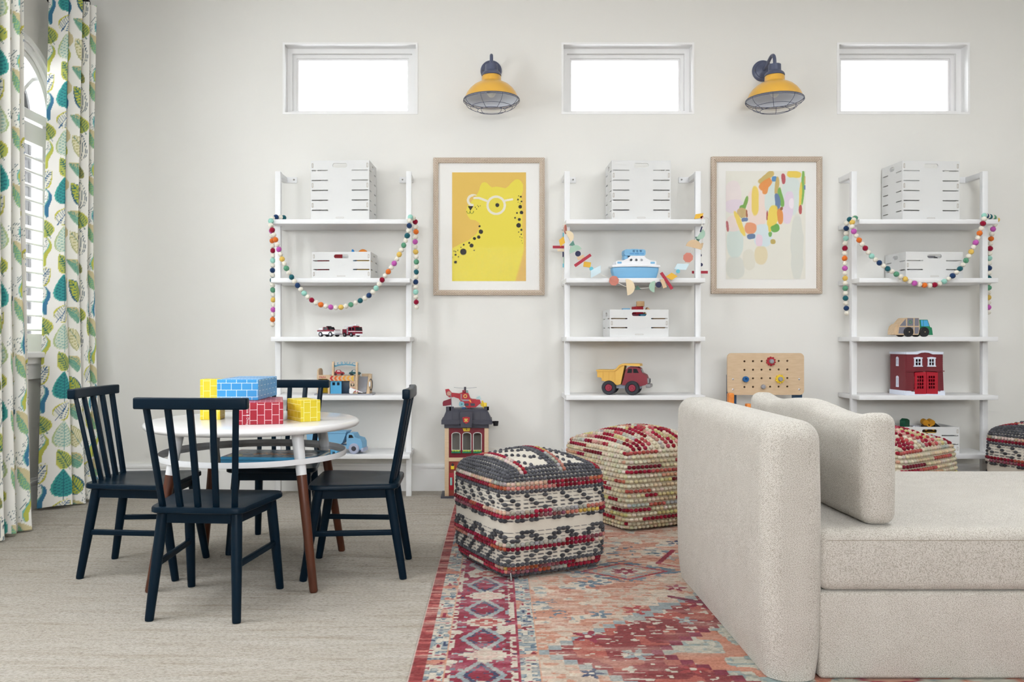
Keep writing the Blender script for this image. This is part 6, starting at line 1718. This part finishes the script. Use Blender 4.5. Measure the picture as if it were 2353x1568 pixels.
MB().cyl((-0.006, -0.006, qz(380)), (-0.006, 0.006, qz(380)), 0.013, n=18).bar((-0.006, 0, qz(380)), (-0.010, 0, qz(333)), 0.008, 0.010).bar((-0.006, 0, qz(380)), (-0.030, 0, qz(365)), 0.005, 0.006).build('nozzle', T_byel, yc_)

# --- peg board work bench; crop frame (1640,780) at 9.8 px per px
D = 4.60
pb = thing('toy_work_bench', 'birch peg board toy work bench with plastic gears behind the sofa', 'toy bench', (PX(1760, D), D, 0))
K3 = D / F / 9.8
def bx_(c): return (c / 9.8 + 1640 - 1760) * D / F
def bz_(c): return PZ(780 + c / 9.8, D)
hol = [(693 + i * 193, 497 + j * 193 - i * 2) for i in range(6) for j in range(4)]
holes = [circ(bx_(a), bz_(b), 0.0058, 12) for a, b in hol]
MB().plate([rrect(bx_(312), bz_(1255), bx_(2035), bz_(312), 0.024, 6)] + holes, 0.014, stand(0, 0.007, 0)).build('peg_board', T_wood, pb)
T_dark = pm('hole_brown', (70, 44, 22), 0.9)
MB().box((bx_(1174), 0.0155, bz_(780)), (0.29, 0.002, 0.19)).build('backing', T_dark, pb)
for a in (433, 1925):
    for b in (900, 1130): MB().ball((bx_(a), -0.0005, bz_(b)), (0.0055, 0.003, 0.0055), 10, 5).build('screw', T_sil, pb)
def gear(cx, cz, col, r, label):
    o = [(cx + (r * (1.0 if (k // 2) % 2 else 0.80)) * math.cos(2 * math.pi * k / 40), cz + (r * (1.0 if (k // 2) % 2 else 0.80)) * math.sin(2 * math.pi * k / 40)) for k in range(40)]
    q = MB().plate([o], 0.012, stand(0, -0.0066, 0)).build('gear', col, pb)
    MB().lathe([(0, -0.016), (0.0105, -0.014), (0.013, -0.008), (0.013, 0.002), (0, 0.002)], 18, Matrix.Translation((cx, -0.014, cz)) @ Matrix.Rotation(R(-90), 4, 'X')).build('knob', T_gry, q)
gear(bx_(1280), bz_(497), T_red, 0.0265, '')
gear(bx_(1480), bz_(895), T_byel, 0.0255, '')
MB().lathe([(0, 0), (0.0165, 0), (0.0165, 0.014), (0.014, 0.018), (0.008, 0.018), (0.007, 0.010), (0, 0.010)], 22, Matrix.Translation((bx_(710), -0.001, bz_(900))) @ Matrix.Rotation(R(90), 4, 'X')).build('bolt_head', T_blu, pb)
MB().lathe([(0, 0), (0.013, 0), (0.013, 0.008), (0.010, 0.014), (0, 0.016)], 18, Matrix.Translation((bx_(1110), -0.001, bz_(1070))) @ Matrix.Rotation(R(90), 4, 'X')).build('peg', T_gry, pb)
T_bn = pm('bench_navy', (24, 66, 100), 0.5)
for a, b in ((318, 535), (1800, 2022)):
    boxp(pb, 'leg', T_bn, bx_(a), bx_(b), 0.0170, 0.031, 0.0, bz_(800), 0.002)
    boxp(pb, 'leg', T_bn, bx_(a), bx_(b), -0.19, -0.176, 0.0, 0.396, 0.002)
    boxp(pb, 'foot', T_bn, bx_(a) + 0.01, bx_(b) - 0.01, -0.19, 0.03, 0.03, 0.05, 0.002)
boxp(pb, 'worktop', T_wood, bx_(300), bx_(2045), -0.195, 0.015, 0.396, 0.412, 0.004)
vs_ = boxp(pb, 'vise', T_org, bx_(275), bx_(395), -0.06, -0.012, 0.412, bz_(1200), 0.008)
MB().cyl((bx_(335), -0.066, bz_(1260)), (bx_(335), -0.055, bz_(1260)), 0.011, n=16).build('vise_knob', T_org, vs_)
boxp(pb, 'clamp', T_org, bx_(620), bx_(730), -0.10, -0.06, 0.412, bz_(1425), 0.006)

# ------------------------------------------------------------------ what lies in the open crates
def in_crate(c, name, label, cat, lx, ly, lz, rz, builder, group=None):
    M = Matrix.Translation(c.location) @ Matrix.Rotation(c.rotation_euler.z, 4, 'Z')
    p = M @ Vector((lx, ly, lz))
    o = thing(name, label, cat, p, c.rotation_euler.z + rz, group)
    builder(o); return o
def bl(m, d, r=0.003):
    def f_(o): MB().rbox((0, 0, d[2] / 2), d, r, 2).build('body', m, o)
    return f_
FLO = 0.0102
lay = 0.050
GT = 'toys in the crate behind the felt swag'
for i, (x, y, m, nm) in enumerate(((-0.11, 0.105, T_red, 'red'), (-0.035, 0.105, T_grn, 'green'), (0.04, 0.105, T_lblu, 'blue'), (0.115, 0.105, T_yel, 'yellow'))):
    in_crate(CR1, 'plastic_block', '%s plastic block low in the crate behind the felt swag' % nm, 'toy block', x, y, FLO, 0, bl(m, (0.066, 0.15, 0.104)), GT)
def dino(o):
    MB().rbox((0, 0, 0.016), (0.030, 0.024, 0.032), 0.008, 3).rbox((-0.008, 0, 0.040), (0.016, 0.018, 0.026), 0.006, 3).rbox((0.014, 0, 0.036), (0.022, 0.014, 0.012), 0.004, 2).build('body', pm('figure_blue', (30, 140, 214)), o)
    for s in (-1, 1): MB().ball((-0.010, s * 0.010, 0.052), 0.005, 8, 5).build('ear', bpy.data.materials['figure_blue'], o)
in_crate(CR1, 'toy_animal', 'bright blue toy animal peeking over the crate rim', 'toy', 0.055, 0.09, FLO + 0.1042, 0.2, dino)
def ballb(m, r):
    def f_(o): MB().ball((0, 0, r), r, 20, 12).build('body', m, o)
    return f_
in_crate(CR1, 'toy_ball', 'orange ball just showing over the crate rim beside the blue animal', 'ball', 0.105, 0.09, FLO + 0.1042, 0, ballb(T_org, 0.029))
in_crate(CR1, 'plastic_block', 'flat red block lying across the crate by its hand hole', 'toy block', -0.06, 0.11, FLO + 0.1042, 0.3, bl(T_red, (0.08, 0.05, 0.036)), GT)
GW = 'wooden blocks in the crate above the dump truck'
T_lw = mat('plain_wood_block', (206, 168, 124), 0.6, vary=(25, (190, 150, 104)))
for i, (x, m, nm) in enumerate(((-0.105, T_wood, 'pale wooden'), (-0.03, pm('block_plum', (110, 20, 50)), 'plum'), (0.045, pm('block_teal', (14, 110, 140)), 'teal'), (0.118, T_lw, 'brown wooden'))):
    in_crate(CR2, 'wooden_block', '%s block low in the crate above the dump truck' % nm, 'toy block', x, 0.10, FLO, 0, bl(m, (0.066, 0.15, 0.118)), GW)
z2 = FLO + 0.1182
in_crate(CR2, 'wooden_block', 'light blue block level with the crate rim above the dump truck', 'toy block', -0.055, 0.10, z2, 0.0, bl(T_lblu, (0.040, 0.05, 0.034)), GW)
in_crate(CR2, 'wooden_block', 'crimson block tipped on the heap above the dump truck', 'toy block', 0.012, 0.10, z2, 0.35, bl(T_red, (0.048, 0.05, 0.044)), GW)
def cylb(m, r, h):
    def f_(o): MB().lathe([(0, 0), (r * 0.95, 0), (r, r * 0.08), (r, h - r * 0.08), (r * 0.95, h), (0, h)], 24, Matrix.Translation((0, h / 2 * 0, 0))).build('body', m, o)
    return f_
in_crate(CR2, 'wooden_block', 'tan lettered wooden block topmost on the heap', 'toy block', 0.028, 0.10, z2 + 0.0445, -0.1, bl(T_lw, (0.042, 0.042, 0.030)), GW)
def wedge(m):
    def f_(o): MB().prism([(-0.03, 0), (0.034, 0), (-0.012, 0.040)], -0.022, 0.022, UP).build('body', m, o)
    return f_
in_crate(CR2, 'wooden_block', 'tan wooden wedge sloping down the heap toward the post', 'toy block', 0.078, 0.10, z2, 0.0, wedge(T_lw), GW)
def camera_toy(o):
    MB().rbox((0, 0, 0.02), (0.05, 0.04, 0.04), 0.004, 2).build('body', T_gry, o)
    MB().cyl((0.022, -0.020, 0.02), (0.022, -0.030, 0.02), 0.012, n=16).build('lens', T_blk, o)
in_crate(CR3, 'toy_camera', 'grey toy seen through the hand hole of the crate above the garbage truck', 'toy', 0.0, 0.05, 0.0905, 0, camera_toy)
in_crate(CR3, 'wooden_block', 'pale block filling the crate above the garbage truck', 'toy block', 0.0, 0.105, FLO, 0, bl(T_wht, (0.26, 0.16, 0.080)))
GB = 'toys in the bottom crate'
for i, (x, m, nm) in enumerate(((-0.105, T_dgry, 'dark grey'), (-0.03, T_crim, 'crimson'), (0.045, T_yel, 'yellow'), (0.118, T_gry, 'grey'))):
    in_crate(CR4, 'plastic_block', '%s block low in the bottom shelf crate' % nm, 'toy block', x, 0.10, FLO, 0, bl(m, (0.066, 0.15, 0.100)), GB)
z4 = FLO + 0.1002
T_dgn = pm('deep_green', (20, 84, 60))
in_crate(CR4, 'toy_barn', 'dark green toy box sticking up from the bottom shelf crate', 'toy', -0.095, 0.09, z4, 0.5, lambda o: MB().plate([[(-0.019, 0), (0.019, 0), (0.019, 0.066), (0.0, 0.075), (-0.019, 0.064)]], 0.034, stand(0, 0, 0)).build('body', T_dgn, o))
def digger(o):
    y_ = pm('digger_yellow', (206, 146, 40)); k_ = pm('digger_brown', (50, 34, 26))
    MB().rbox((0, 0, 0.020), (0.058, 0.034, 0.040), 0.006, 2).build('body', k_, o)
    for s in (-1, 1): MB().cyl((s * 0.017, -0.021, 0.052), (s * 0.017, 0.012, 0.058), 0.017, n=18).build('roller', y_, o)
    MB().bar((-0.018, -0.022, 0.044), (0.026, -0.024, 0.010), 0.006, 0.007).bar((0.018, -0.022, 0.044), (-0.022, -0.024, 0.010), 0.006, 0.007).build('boom', y_, o)
in_crate(CR4, 'toy_digger', 'mustard and brown toy digger heaped in the bottom shelf crate', 'toy', 0.03, 0.085, z4, 0.0, digger)
in_crate(CR4, 'toy_tanker', 'silver toy tanker between the green box and the mustard digger', 'toy', -0.034, 0.085, z4, 0.0, lambda o: MB().rbox((0, 0, 0.019), (0.046, 0.03, 0.038), 0.010, 3).build('body', T_sil, o))
in_crate(CR4, 'toy_ramp', 'black toy ramp sloping down in the bottom shelf crate', 'toy', 0.086, 0.085, z4, 0.0, lambda o: MB().prism([(-0.024, 0), (0.05, 0), (-0.024, 0.055)], -0.02, 0.02, UP).build('body', T_blk, o))
